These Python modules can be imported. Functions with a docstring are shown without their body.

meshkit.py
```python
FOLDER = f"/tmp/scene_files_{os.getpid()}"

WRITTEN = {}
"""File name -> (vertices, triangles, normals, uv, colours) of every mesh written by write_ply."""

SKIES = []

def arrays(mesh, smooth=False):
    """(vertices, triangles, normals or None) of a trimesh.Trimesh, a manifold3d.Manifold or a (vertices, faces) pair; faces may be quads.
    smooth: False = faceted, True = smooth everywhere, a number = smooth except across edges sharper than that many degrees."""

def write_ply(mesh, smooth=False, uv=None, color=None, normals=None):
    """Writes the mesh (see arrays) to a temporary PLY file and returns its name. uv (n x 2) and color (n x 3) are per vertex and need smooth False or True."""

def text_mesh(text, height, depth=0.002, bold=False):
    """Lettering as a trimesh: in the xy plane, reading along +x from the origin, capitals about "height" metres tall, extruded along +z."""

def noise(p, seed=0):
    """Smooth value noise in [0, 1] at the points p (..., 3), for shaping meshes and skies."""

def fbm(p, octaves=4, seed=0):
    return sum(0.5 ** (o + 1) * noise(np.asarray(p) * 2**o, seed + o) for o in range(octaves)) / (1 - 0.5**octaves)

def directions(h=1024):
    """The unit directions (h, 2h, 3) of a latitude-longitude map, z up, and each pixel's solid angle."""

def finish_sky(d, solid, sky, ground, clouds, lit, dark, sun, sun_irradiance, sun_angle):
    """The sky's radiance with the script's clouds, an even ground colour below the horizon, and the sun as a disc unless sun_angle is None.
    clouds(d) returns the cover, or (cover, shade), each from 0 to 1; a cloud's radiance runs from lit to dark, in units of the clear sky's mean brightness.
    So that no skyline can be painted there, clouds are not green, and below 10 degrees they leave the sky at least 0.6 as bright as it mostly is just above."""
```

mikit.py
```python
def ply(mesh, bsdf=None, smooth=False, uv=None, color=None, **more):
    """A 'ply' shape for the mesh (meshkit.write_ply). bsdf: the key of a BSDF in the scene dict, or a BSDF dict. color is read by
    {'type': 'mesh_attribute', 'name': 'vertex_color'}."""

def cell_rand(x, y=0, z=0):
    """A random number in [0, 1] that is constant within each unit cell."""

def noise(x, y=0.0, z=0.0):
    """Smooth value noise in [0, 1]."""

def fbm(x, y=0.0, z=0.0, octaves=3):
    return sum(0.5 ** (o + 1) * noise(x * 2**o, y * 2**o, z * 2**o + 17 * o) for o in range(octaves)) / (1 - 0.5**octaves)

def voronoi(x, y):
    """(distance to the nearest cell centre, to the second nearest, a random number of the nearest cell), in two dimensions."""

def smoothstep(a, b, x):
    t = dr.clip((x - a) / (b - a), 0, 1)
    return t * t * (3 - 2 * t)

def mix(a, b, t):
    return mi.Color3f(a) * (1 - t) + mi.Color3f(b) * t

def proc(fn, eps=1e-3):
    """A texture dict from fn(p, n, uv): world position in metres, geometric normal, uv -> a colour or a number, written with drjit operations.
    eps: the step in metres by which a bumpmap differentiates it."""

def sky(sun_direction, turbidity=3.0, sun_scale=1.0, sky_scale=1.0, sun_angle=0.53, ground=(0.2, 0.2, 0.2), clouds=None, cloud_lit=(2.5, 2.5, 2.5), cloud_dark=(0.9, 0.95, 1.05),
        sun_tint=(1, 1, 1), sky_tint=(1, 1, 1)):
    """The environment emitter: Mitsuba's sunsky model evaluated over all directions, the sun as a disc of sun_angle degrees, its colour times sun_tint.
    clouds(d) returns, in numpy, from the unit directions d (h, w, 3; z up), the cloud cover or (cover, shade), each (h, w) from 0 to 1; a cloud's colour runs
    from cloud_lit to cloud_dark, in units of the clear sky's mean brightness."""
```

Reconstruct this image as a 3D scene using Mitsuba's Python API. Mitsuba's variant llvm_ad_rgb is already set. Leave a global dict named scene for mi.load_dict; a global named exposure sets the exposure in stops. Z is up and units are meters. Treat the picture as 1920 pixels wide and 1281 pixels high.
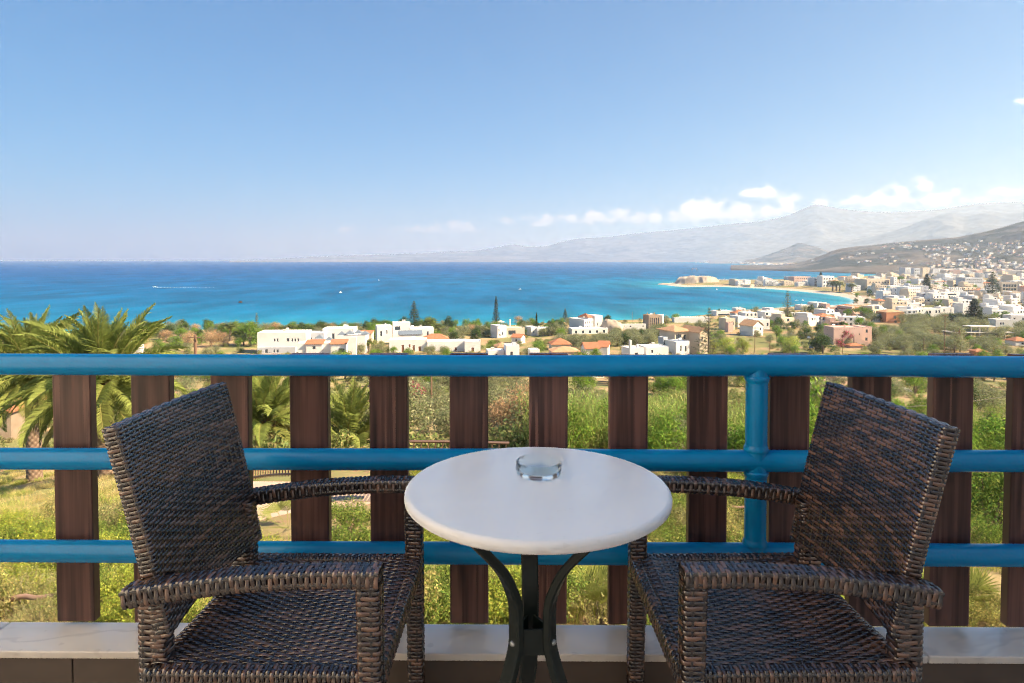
import math, random
import numpy as np, trimesh, manifold3d, shapely
import mitsuba as mi, drjit as dr, mikit, meshkit
from mikit import proc, noise, fbm, smoothstep, mix, voronoi
from scipy.interpolate import PchipInterpolator
from scipy.spatial import cKDTree
from shapely.geometry import Polygon, box as sbox
T = mi.ScalarTransform4f
PI = math.pi
scene, labels = {}, {}

# ------------------------------------------------------------------ camera, light, exposure
EYE = np.array([0.0, 0.0, 1.25])
FPX, YAW, PITCH = 1189.6, -0.00918, 0.03046          # focal length for a 1920 px wide frame
HZ = 487.0                                           # row of the horizon
PY0 = HZ + FPX * math.tan(PITCH)
RIGHT = np.array([math.cos(YAW), -math.sin(YAW), 0.0])
FWDH = np.array([math.sin(YAW), math.cos(YAW), 0.0])
FWD = FWDH * math.cos(PITCH) - np.array([0, 0, math.sin(PITCH)])
UP = FWDH * math.sin(PITCH) + np.array([0, 0, math.cos(PITCH)])
exposure = 3.22
scene['camera'] = {
    'type': 'perspective', 'fov': 2 * math.degrees(math.atan(960 / FPX)), 'fov_axis': 'x', 'near_clip': 0.05, 'far_clip': 90000.0,
    'principal_point_offset_x': 0.0, 'principal_point_offset_y': (640.5 - PY0) / 1281.0,
    'to_world': T().look_at(origin=EYE.tolist(), target=(EYE + FWD).tolist(), up=UP.tolist()),
    'medium': {'type': 'ref', 'id': 'haze_air'},
}
SUN = (0.80, -0.22, 0.66)

def angles(px, py):
    """azimuth and elevation of a picture point, in radians"""
    d = (px - 960) / FPX * RIGHT + FWD + (PY0 - py) / FPX * UP
    return math.atan2(d[0], d[1]), math.atan2(d[2], math.hypot(d[0], d[1]))

CLOUDS = [(650,433,14,6),(775,431,38,6),(852,425,32,11),(948,417,14,8),(1005,422,14,4),(1033,411,20,14),(1070,412,24,10),(1110,408,32,13),(1160,408,32,12),(1210,406,32,12),
          (1262,402,32,13),(1300,392,30,15),(1338,388,24,17),(1382,394,30,14),(1335,408,70,9),(1190,413,190,10),(1330,405,120,14),(1460,396,60,14),(1690,378,130,11),(800,433,120,4),(1415,368,26,13),(1445,364,24,13),(1472,382,26,17),(1440,400,55,7),
          (1535,382,18,9),(1595,380,28,9),(1640,374,25,12),(1682,364,22,15),(1727,352,26,17),(1762,368,28,13),(1800,376,30,7),(1890,360,34,9),(1990,350,50,20),
          (2080,360,60,18),(75,450,75,4),(190,455,15,4),(255,452,10,3),(1912,192,18,8),(-140,448,60,6),(-300,430,50,14),(2300,330,90,26)]
def clouds(d):
    az, el = np.arctan2(d[..., 0], d[..., 1]), np.arcsin(np.clip(d[..., 2], -1, 1))
    low = (el < 0.42) & (el > 0) & (np.abs(az) < 1.25)
    out, shade = np.zeros(az.shape), np.zeros(az.shape)
    a, e = az[low], el[low]
    x, y = 960 + FPX * np.tan(a - YAW), HZ - FPX * np.tan(e) / np.cos(a - YAW)
    # noise on directions, so that the puffs hold together from anywhere
    n = meshkit.fbm(np.stack([a * 70, e * 90, a * 0], -1), 5, 3)
    best, lift = np.full(a.shape, -1.0), np.zeros(a.shape)
    for cx, cy, rx, ry in CLOUDS:
        r = 1 - np.sqrt(((x - cx) / (rx * 1.25)) ** 2 + ((y - cy) / (ry * np.where(y > cy, 0.8, 1.25))) ** 2)
        lift = np.where(r > best, (y - cy) / ry, lift)
        best = np.maximum(best, r)
    c = np.clip((best * 1.15 + (n - 0.53) * 2.4) / 0.85, 0, 1)
    out[low] = c * c * (3 - 2 * c) * 0.9
    shade[low] = np.clip(0.35 + lift * 0.35 + (0.5 - n) * 0.8, 0, 1)
    return out, shade
scene['sky'] = mikit.sky(SUN, turbidity=2.4, sky_scale=0.39, clouds=clouds, cloud_lit=(8.5, 8.2, 7.9), cloud_dark=(5.2, 5.4, 5.7), sky_tint=(0.10, 0.74, 1.14))
scene['haze_air'] = {'type': 'homogeneous', 'albedo': {'type': 'rgb', 'value': [0.80, 0.88, 0.97]}, 'phase': {'type': 'hg', 'g': 0.3}, 'sigma_t': {'type': 'rgb', 'value': [7.0e-5, 8.1e-5, 9.8e-5]}}
HAZE_TOP = 1730.0

# ------------------------------------------------------------------ helpers
def rng(seed): return np.random.default_rng(seed)
def at(px, py, d):
    """the point at depth d metres that stands at a place seen from the balcony"""
    return EYE + d * ((px - 960) / FPX * RIGHT + FWDH + (HZ - py) / FPX * np.array([0, 0, 1.0]))
used = set()
def numbered(name):
    k, i = name, 0
    while k in used:
        i += 1
        k = f'{name}_{i:03d}'
    used.add(k)
    return k
def tag(key, label, cat=None, group=None, kind=None):
    e = {'label': label} if label else {}
    if cat: e['category'] = cat
    if group: e['group'] = group
    if kind: e['kind'] = kind
    labels[key] = e
def put(name, mesh, bsdf, parent=None, smooth=False, label=None, **k):
    key = numbered(f'{parent}__{name}' if parent else name)
    scene[key] = mikit.ply(mesh, bsdf, smooth=smooth, **k)
    if label: labels[key] = {'label': label}
    return key
def bevel_box(x0, x1, y0, y1, z0, z1, b=0.003):
    pts = []
    for sx in (0, 1):
        for sy in (0, 1):
            for sz in (0, 1):
                for a in range(3):
                    p = [(x0 + b, x1 - b)[sx], (y0 + b, y1 - b)[sy], (z0 + b, z1 - b)[sz]]
                    p[a] = ((x0, x1)[sx], (y0, y1)[sy], (z0, z1)[sz])[a]
                    pts.append(p)
    return trimesh.convex.convex_hull(np.array(pts))
def box(x0, x1, y0, y1, z0, z1):
    m = trimesh.creation.box((x1 - x0, y1 - y0, z1 - z0))
    m.apply_translation(((x0 + x1) / 2, (y0 + y1) / 2, (z0 + z1) / 2))
    return m
def cat_(*ms): return trimesh.util.concatenate([m for m in ms])
def tube(pts, radii, sides=8, cap=True):
    pts, radii = np.asarray(pts, float), np.broadcast_to(np.asarray(radii, float), (len(pts),))
    t = np.gradient(pts, axis=0); t /= np.linalg.norm(t, axis=1, keepdims=True) + 1e-12
    ref = np.array([0, 0, 1.0]) if abs(t[0, 2]) < 0.9 else np.array([1.0, 0, 0])
    vs = []
    for p, tt, r in zip(pts, t, radii):
        u = np.cross(tt, ref); u /= np.linalg.norm(u) + 1e-12
        w = np.cross(tt, u)
        a = np.arange(sides) * 2 * PI / sides
        vs.append(p + r * (np.cos(a)[:, None] * u + np.sin(a)[:, None] * w))
    n = len(pts); v = np.vstack(vs); i = np.arange(sides); j = (i + 1) % sides
    f = [np.vstack([np.stack([k * sides + i, k * sides + j, (k + 1) * sides + j], 1), np.stack([k * sides + i, (k + 1) * sides + j, (k + 1) * sides + i], 1)]) for k in range(n - 1)]
    if cap:
        v = np.vstack([v, pts[0], pts[-1]])
        f += [np.stack([j, i, i * 0 + n * sides], 1), np.stack([(n - 1) * sides + i, (n - 1) * sides + j, i * 0 + n * sides + 1], 1)]
    return trimesh.Trimesh(v, np.vstack(f), process=False)
def lathe(profile, n=96):
    p = np.asarray(profile, float); a = np.arange(n) * 2 * PI / n
    v = np.stack([p[:, None, 0] * np.cos(a), p[:, None, 0] * np.sin(a), np.repeat(p[:, 1:2], n, 1)], -1).reshape(-1, 3)
    i = np.arange(n); j = (i + 1) % n; f = []
    for k in range(len(p) - 1):
        f += [np.stack([k * n + i, k * n + j, (k + 1) * n + j], 1), np.stack([k * n + i, (k + 1) * n + j, (k + 1) * n + i], 1)]
    return trimesh.Trimesh(v, np.vstack(f), process=False)
def grid_faces(nr, nc):
    r, c = np.meshgrid(np.arange(nr - 1), np.arange(nc - 1), indexing='ij')
    a = (r * nc + c).ravel()
    return np.vstack([np.stack([a, a + 1, a + nc + 1], 1), np.stack([a, a + nc + 1, a + nc], 1)])

# ------------------------------------------------------------------ materials
def rgb(*c): return {'type': 'rgb', 'value': list(c)}
VC = {'type': 'mesh_attribute', 'name': 'vertex_color'}
def mat(key, d, two=True):
    scene[key] = {'type': 'twosided', 'b': d} if two else d
def plain(key, c, rough=0.7, spec=0.3, **k): mat(key, {'type': 'principled', 'base_color': rgb(*c) if isinstance(c, tuple) else c, 'roughness': rough, 'specular': spec, **k})
def mottled(key, a, b, s, rough=0.85, spec=0.2):
    plain(key, proc(lambda p, n, uv: mix(a, b, fbm(p.x * s, p.y * s, p.z * s, 3))), rough, spec)
plain('m_leaf', VC, 0.5, 0.3)
mat('m_leaf', {'type': 'principledthin', 'base_color': VC, 'roughness': 0.45, 'diff_trans': 0.75, 'spec_trans': 0.0, 'eta': 1.35}, two=False)
plain('m_vc', VC, 0.8, 0.2)
plain('m_bark', VC, 0.9, 0.1)
mottled('m_white_wall', (0.62, 0.61, 0.58), (0.76, 0.75, 0.73), 0.35)
mottled('m_cream_wall', (0.54, 0.45, 0.34), (0.66, 0.57, 0.45), 0.35)
mottled('m_pink_wall', (0.54, 0.37, 0.30), (0.64, 0.46, 0.39), 0.3)
mottled('m_orange_wall', (0.42, 0.18, 0.10), (0.50, 0.24, 0.14), 0.4)
mottled('m_stone_wall', (0.26, 0.19, 0.13), (0.42, 0.33, 0.25), 1.1)
mottled('m_grey_wall', (0.42, 0.44, 0.48), (0.52, 0.54, 0.58), 0.3)
mottled('m_concrete', (0.45, 0.42, 0.37), (0.58, 0.55, 0.50), 0.5)
mottled('m_roof_tile', (0.36, 0.140, 0.072), (0.48, 0.22, 0.125), 1.3)
mottled('m_tan_roof', (0.42, 0.24, 0.13), (0.54, 0.34, 0.20), 1.0)
mottled('m_grey_roof', (0.13, 0.165, 0.21), (0.19, 0.225, 0.27), 0.6)
plain('m_pane', (0.05, 0.065, 0.085), 0.15, 0.6)
plain('m_door', (0.20, 0.09, 0.05), 0.6)
plain('m_blue_trim', (0.10, 0.22, 0.42), 0.5)
plain('m_iron', (0.03, 0.025, 0.022), 0.5, 0.5)
mottled('m_pole', (0.16, 0.09, 0.06), (0.28, 0.17, 0.11), 3.0)
mottled('m_rock', (0.30, 0.24, 0.18), (0.52, 0.44, 0.35), 0.15)
plain('m_boat', (0.82, 0.82, 0.80), 0.4, 0.5)

# ------------------------------------------------------------------ terrain
PROF = np.array([(0.5,-1.55),(1.95,-1.6),(4,-2.1),(6.5,-2.75),(8.5,-3.35),(12,-4.2),(16,-4.85),(20,-5.85),(26,-6.9),(30,-7.8),(70,-15.6),(150,-26.4),(300,-42.9),(350,-44.3),(400,-45.2),(480,-45.6),
                 (600,-45.6),(800,-45.4),(1000,-45.1),(1500,-44.2),(2200,-41.5),(3000,-36),(6000,-34),(40000,-30)])
_prof = PchipInterpolator(np.log(PROF[:, 0]), PROF[:, 1])
SEA = -50.0
def on_sea(px, py): return at(px, py, (EYE[2] - SEA) * FPX / (py - HZ))[:2]
COAST_PX = [(-900,640),(-400,632),(0,627),(200,624),(300,621),(420,617),(560,613),(700,612),(860,612),(940,611),(1020,606),(1100,603),(1180,600),(1260,597),(1320,591),(1400,581),(1450,578),
            (1500,575),(1560,574),(1600,570),(1608,564),(1590,558),(1555,552),(1500,546),(1440,541.5),(1390,539),(1340,537.5),(1285,538),(1258,536),(1250,533),(1270,529.5),(1330,527.5),(1380,527),(1500,525),
            (1560,521),(1640,517),(1672,513),(1660,508.5),(1600,503.5),(1520,500),(1450,498),(1380,494.5),(1300,491.5),(1180,490),(1000,489.3),(860,489.0)]
_coast = [on_sea(*p) for p in COAST_PX]
LAND = Polygon(_coast + [(-4000, 36000), (40000, 40000), (40000, -9000), (-9000, -9000), (-6000, 0)])
_line = shapely.segmentize(LAND.exterior, 12.0) if False else LAND.exterior
def _dense():
    c = np.array(LAND.exterior.coords); out = []
    for a, b in zip(c[:-1], c[1:]):
        n = max(2, int(min(np.linalg.norm(b - a) / max(3.0, 0.006 * min(np.linalg.norm(a), np.linalg.norm(b))), 900)))
        out.append(a + (b - a) * np.linspace(0, 1, n, endpoint=False)[:, None])
    return np.vstack(out)
_tree = cKDTree(_dense())
def shore(x, y):
    """signed distance to the waterline, positive on land"""
    x, y = np.asarray(x, float), np.asarray(y, float)
    d = _tree.query(np.stack([x.ravel(), y.ravel()], 1))[0].reshape(x.shape)
    return np.where(shapely.contains_xy(LAND, x, y), d, -d)
def ground_z(x, y):
    x, y = np.asarray(x, float), np.asarray(y, float)
    d = np.clip(np.hypot(x, np.maximum(y, 0)), 0.5, 39000)
    z = _prof(np.log(d))
    far = d > 60
    s = np.full(x.shape, 1e4)
    if far.any(): s[far] = shore(x[far], y[far])
    z = np.minimum(z, SEA + np.clip(s, -90, 1e4) * 0.075)
    q = np.stack([x, y, 0 * x], -1)
    bump = (meshkit.fbm(q / 9.0, 3, 5) - 0.5) * 0.9 + (meshkit.fbm(q / 1.3, 3, 9) - 0.5) * 0.16
    return z + bump * np.clip((d - 2.5) / 5, 0, 1) * np.clip(s / 60, 0, 1)
def ground_hit(px, py):
    """where the line of sight through a picture point meets the ground"""
    ds = np.geomspace(3, 5000, 1500)
    p = EYE + ds[:, None] * ((px - 960) / FPX * RIGHT + FWDH + (HZ - py) / FPX * np.array([0, 0, 1.0]))
    below = np.nonzero(p[:, 2] <= ground_z(p[:, 0], p[:, 1]))[0]
    k = below[0] if len(below) else len(ds) - 1
    return np.array([p[k, 0], p[k, 1], float(ground_z(p[k, 0], p[k, 1]))]), ds[k]

def build_ground():
    az = np.radians(np.linspace(-82, 82, 560)); d = np.concatenate([[0.6, 1.4], np.geomspace(2.0, 18000, 420)])
    A, D = np.meshgrid(az, d)
    x, y = D * np.sin(A), D * np.cos(A)
    z = ground_z(x, y)
    v = np.stack([x, y, z], -1).reshape(-1, 3)
    k = put('ground', (v, grid_faces(len(d), len(az))[:, ::-1]), 'm_ground', smooth=True)
    tag(k, 'dry sloping ground running from the balcony down to the sea', kind='structure')
def ground_col(p, n, uv):
    dry, soil, green, sand = (0.30, 0.235, 0.125), (0.31, 0.20, 0.125), (0.17, 0.17, 0.07), (0.42, 0.36, 0.295)
    a = fbm(p.x * 0.9, p.y * 0.9, 0, 4); b = fbm(p.x * 0.09 + 7, p.y * 0.09, 2, 3); c = fbm(p.x * 6, p.y * 6, 3, 3)
    col = mix(dry, soil, smoothstep(0.45, 0.62, a))
    col = mix(col, green, smoothstep(0.42, 0.6, b * 0.75 + c * 0.25))
    beach = smoothstep(-48.0, -48.8, p.z) * smoothstep(180, 330, p.x)
    return mix(col, sand, beach) * (0.75 + 0.5 * c)
plain('m_ground', proc(ground_col), 0.95, 0.1)
build_ground()

def build_sea():
    az = np.radians(np.linspace(-58, 54, 1000)); d = np.concatenate([np.geomspace(330, 5000, 260), np.geomspace(5200, 34000, 50)])
    A, D = np.meshgrid(az, d); x, y = D * np.sin(A), D * np.cos(A)
    s = -shore(x, y)
    q = np.stack([x / 34 + y / 700, y / 95, 0 * x], -1); w = meshkit.fbm(q, 5, 21)
    q2 = np.stack([x / 420, y / 110, 0 * x + 3], -1); w2 = meshkit.fbm(q2, 4, 8)
    deep, mid, shal = np.array([0.000, 0.047, 0.185]), np.array([0.001, 0.122, 0.250]), np.array([0.03, 0.27, 0.32])
    t = 1 - np.exp(-np.clip(s, 0, None) / 900.0); t = np.clip(t + (w2 - 0.5) * 0.25, 0, 1)
    u = np.exp(-np.clip(s, 0, None) / (35 + 50 * w2))
    c = mid + (deep - mid) * t[..., None]
    c = c + (shal - c) * u[..., None] * 0.8
    c *= (1 + (w - 0.5)[..., None] * 1.0)
    dark = np.clip((meshkit.fbm(np.stack([x / 160, y / 60, 0 * x + 9], -1), 3, 4) - 0.62) * 5, 0, 1) * np.exp(-((s - 200) / 130) ** 2)
    c = c * (1 - 0.25 * dark[..., None])
    foam = np.exp(-np.clip(s, -50, None) / 3.0) * (x > 200) * (s > -2) * (w > 0.35)
    c = c + (0.8 - c) * np.clip(foam, 0, 1)[..., None] * 0.7
    k = put('sea', (np.stack([x, y, np.full_like(x, SEA)], -1).reshape(-1, 3), grid_faces(len(d), len(az))[:, ::-1]), 'm_sea', color=np.clip(c, 0, 1).reshape(-1, 3), smooth=True)
    tag(k, 'blue sea with small ripples, turquoise near the shore', kind='structure')
def ripple(p, n, uv): return fbm(p.x * 0.11, p.y * 0.24, 0, 4)
mat('m_sea', {'type': 'bumpmap', 'scale': 1.6, 'tex': proc(ripple, eps=0.4), 'b': {'type': 'principled', 'base_color': VC, 'roughness': 0.42, 'specular': 0.12}})
build_sea()

# ------------------------------------------------------------------ hills and mountains
def hill_col(a, b, s):
    def f(p, n, uv):
        m = fbm(p.x * s, p.y * s, p.z * s * 1.5, 4)
        return mix(a, b, smoothstep(0.38, 0.62, m)) * (0.8 + 0.4 * fbm(p.x * s * 7, p.y * s * 7, p.z * s * 7, 2))
    return proc(f)
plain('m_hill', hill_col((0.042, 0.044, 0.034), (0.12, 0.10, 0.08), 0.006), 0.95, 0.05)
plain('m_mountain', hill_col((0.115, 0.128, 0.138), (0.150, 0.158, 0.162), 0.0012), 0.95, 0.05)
HILLS = []
def relief(name, label, ridge, d_front, d_ridge, d_back, m, amp, seed, z0=-45.0, power=1.25, nc=420, nr=90):
    px = np.array([r[0] for r in ridge], float); py = np.array([r[1] for r in ridge], float)
    an = [angles(a, b) for a, b in zip(px, py)]
    az0, tt = np.array([a[0] for a in an]), np.tan([a[1] for a in an])
    rf = PchipInterpolator(az0, tt)
    az = np.linspace(az0[0], az0[-1], nc); t = np.concatenate([np.linspace(0, 1, nr), np.linspace(1.05, 1.9, 16)])
    fr = d_front(az) if callable(d_front) else np.full(nc, float(d_front))
    def height(A, D):
        f = np.interp(A, az, fr); rz = EYE[2] + d_ridge * rf(np.clip(A, az0[0], az0[-1]))
        k = (D - f) / (d_ridge - f)
        up = np.clip(k, 0, 1) ** power
        down = np.clip((D - d_ridge) / (d_back - d_ridge), 0, 1)
        x, y = D * np.sin(A), D * np.cos(A)
        sc = d_ridge * 0.055
        n = meshkit.fbm(np.stack([x / sc, y / sc, 0 * x + seed], -1), 5, seed)
        rid = 1 - np.abs(2 * n - 1) * 2
        h = np.maximum(rz - z0, 0)
        z = z0 + h * up * (1 - 0.9 * down ** 1.3) + h * amp * (rid - 0.6) * np.clip(up * (1 - up) * 4 + 0.10 * (k > 0.5), 0, 1)
        return np.where(k <= 0, z0 - 6, z)
    A = np.repeat(az[None], len(t), 0); D = fr[None] + (d_ridge - fr[None]) * np.minimum(t, 1)[:, None] + (d_back - d_ridge) * np.clip(t - 1, 0, 1)[:, None]
    z = height(A, D)
    v = np.stack([D * np.sin(A), D * np.cos(A), z], -1).reshape(-1, 3)
    k = put(name, (v, grid_faces(len(t), nc)[:, ::-1]), m, smooth=True)
    tag(k, label, kind='structure')
    HILLS.append(height)
    return height
hill_near = relief('hill', 'brown scrub covered hill rising behind the town', [(1370,505),(1440,500.5),(1500,492),(1535,481),(1570,468),(1610,462),(1650,458),(1700,453),(1745,449),(1790,445),(1830,438),(1870,429),(1920,415),(1990,398),(2100,380),(2300,370)],
                   lambda a: 2350 + 900 * np.clip((0.56 - a) / 0.2, 0, 1), 4300, 6200, 'm_hill', 0.16, 5)
relief('hill', 'small hazy conical hill beside the far coast', [(1395,489),(1420,484),(1450,474),(1480,463),(1498,456),(1520,460),(1545,468),(1580,482),(1600,489)], 7600, 9300, 11600, 'm_hill', 0.15, 11, z0=-42)
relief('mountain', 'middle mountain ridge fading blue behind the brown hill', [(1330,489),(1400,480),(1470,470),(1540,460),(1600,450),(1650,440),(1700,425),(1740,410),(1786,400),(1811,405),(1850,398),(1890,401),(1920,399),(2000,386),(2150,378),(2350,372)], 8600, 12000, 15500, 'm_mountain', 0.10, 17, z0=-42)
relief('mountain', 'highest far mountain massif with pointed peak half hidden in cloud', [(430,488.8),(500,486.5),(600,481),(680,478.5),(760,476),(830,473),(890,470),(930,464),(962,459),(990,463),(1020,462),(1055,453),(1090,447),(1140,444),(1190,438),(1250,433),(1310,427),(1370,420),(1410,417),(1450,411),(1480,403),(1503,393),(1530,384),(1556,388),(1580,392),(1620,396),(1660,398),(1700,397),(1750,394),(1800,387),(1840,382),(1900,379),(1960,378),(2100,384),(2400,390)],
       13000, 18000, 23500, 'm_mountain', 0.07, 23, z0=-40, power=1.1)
# headland of rock at the end of the harbour
def headland():
    c = at(1306, 534, 1300); r = rng(4); nx, ny = 110, 46
    X, Y = np.meshgrid(np.linspace(-78, 66, nx), np.linspace(-40, 70, ny))
    n = meshkit.fbm(np.stack([X / 16, Y / 16, 0 * X], -1), 4, 6); n2 = meshkit.fbm(np.stack([X / 6, Y / 6, 0 * X], -1), 3, 7)
    e = 1.0 - np.sqrt(((X - 2) / 50) ** 2 + ((Y - 14) / 36) ** 2) + (n - 0.5) * 0.35
    h = np.clip(e * 5, 0, 1) ** 0.6 * np.interp(X, [-60, -42, -30, -10, 10, 30, 60], [3, 8, 15, 18.5, 18, 18.5, 12])
    low = np.clip((1.15 - np.sqrt((X / 72) ** 2 + ((Y - 12) / 44) ** 2)) * 6, 0, 1) * (2.2 + 3 * n2)
    z = SEA - 2 + np.maximum(h * (0.85 + 0.3 * n2), low)
    k = put('rocky_headland', (np.stack([c[0] + X, c[1] + Y, z], -1).reshape(-1, 3), grid_faces(ny, nx)), 'm_rock', smooth=True)
    tag(k, 'brown rocky headland with low cliffs at the end of the harbour', kind='structure')
headland()

# ------------------------------------------------------------------ balcony: setting
RY = 1.89                                            # line of the railing
mottled('m_plaster', (0.78, 0.75, 0.70), (0.84, 0.82, 0.78), 1.2)
def marble(p, n, uv):
    w = fbm(p.x * 1.7, p.y * 5 + p.x * 0.8, p.z * 4, 4)
    vein = smoothstep(0.035, 0.0, dr.abs(fbm(p.x * 2.1 + 5, p.y * 6 - p.x * 1.6, 1, 4) - 0.5))
    col = mix((0.60, 0.55, 0.48), (0.78, 0.73, 0.66), smoothstep(0.3, 0.7, w))
    spots = smoothstep(0.72, 0.80, fbm(p.x * 31, p.y * 31, p.z * 31, 2))
    return mix(mix(col, (0.36, 0.33, 0.30), vein * 0.25), (0.2, 0.17, 0.14), spots * 0.15)
plain('m_marble', proc(marble), 0.28, 0.45)
def floor_tile(p, n, uv): return mix((0.36, 0.31, 0.26), (0.46, 0.41, 0.35), fbm(p.x * 6, p.y * 6, p.z * 6, 3))
plain('m_floor', proc(floor_tile), 0.3, 0.5)
def kerb_tile(p, n, uv): return mix((0.085, 0.066, 0.054), (0.13, 0.10, 0.08), fbm(p.x * 9, p.y * 9, p.z * 9, 3))
plain('m_kerb', proc(kerb_tile), 0.45, 0.4)
k = put('balcony_floor', box(-2.42, 3.3, -1.5, 1.815, -0.2, 0.0), 'm_floor'); tag(k, 'tiled floor of the balcony', kind='structure')
k = put('hotel_wall', cat_(box(-9, 10, -1.8, -1.5, -4, 2.75), box(3.3, 10, -1.5, 1.97, -4, 5.2), box(-2.62, -2.42, -1.5, 1.97, -4, 5.6)), 'm_plaster'); tag(k, 'pale plaster wall of the hotel behind and beside the balcony', kind='structure')
k = put('parapet_base', box(-2.42, 3.3, 1.83, 1.94, -1.9, 0.086), 'm_plaster'); tag(k, 'low plaster kerb under the marble ledge', kind='structure')
for i in range(2, 8):
    put('tile', bevel_box(-4.30 + i * 0.998, -4.30 + (i + 1) * 0.998 - 0.004, 1.816, 1.8295, 0.002, 0.084, 0.0015), 'm_kerb', parent=k)
k = numbered('marble_ledge'); tag(k, 'pale veined marble ledge running along the foot of the railing', kind='structure')
for x0, x1 in ((-2.42, -1.6), (-1.597, 1.18), (1.183, 3.3)):
    put('slab', bevel_box(x0, x1, 1.80, 1.952, 0.088, 0.110, 0.003), 'm_marble', parent=k)

# ------------------------------------------------------------------ railing
def enamel(p, n, uv):
    w = fbm(p.x * 5, p.y * 30, p.z * 30, 3)
    return mix((0.000, 0.235, 0.50), (0.000, 0.190, 0.43), w)
mat('m_enamel', {'type': 'bumpmap', 'scale': 1.0, 'tex': proc(lambda p, n, uv: 0.0005 * fbm(p.x * 16, p.y * 50, p.z * 50, 2), eps=0.002),
                 'b': {'type': 'principled', 'base_color': proc(enamel), 'roughness': 0.27, 'specular': 0.28, 'clearcoat': 0.35, 'clearcoat_gloss': 0.9}})
def wood(p, n, uv):
    s = noise(dr.floor((p.x + 0.1) * 4.08) * 3.7, 1, 2) * 50
    g = fbm(p.x * 95 + s, s, p.z * 2.2 + p.y * 4, 4)
    big = fbm(p.x * 22 + s, s, p.z * 1.3, 3)
    col = mix((0.050, 0.023, 0.018), (0.135, 0.063, 0.049), smoothstep(0.34, 0.68, g * 0.6 + big * 0.4))
    streak = smoothstep(0.60, 0.72, fbm(p.x * 60 + s * 2, 3, p.z * 0.9, 3)) * smoothstep(0.42, 0.6, fbm(p.x * 8, s, p.z * 2.2, 2))
    col = mix(col, (0.23, 0.115, 0.085), streak * 0.7)
    kx, kz = p.x * 4.08 - dr.floor(p.x * 4.08), p.z * 1.6 + s
    knot = smoothstep(0.05, 0.0, dr.sqrt(dr.square(kx - 0.1 - 0.25 * noise(s, dr.floor(kz), 1)) * 0.6 + dr.square((kz - dr.floor(kz) - 0.5) * 0.18)))
    return mix(col, (0.02, 0.009, 0.008), knot * 0.8) * (0.72 + 0.56 * noise(s * 3.1, 4, 7))
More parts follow.
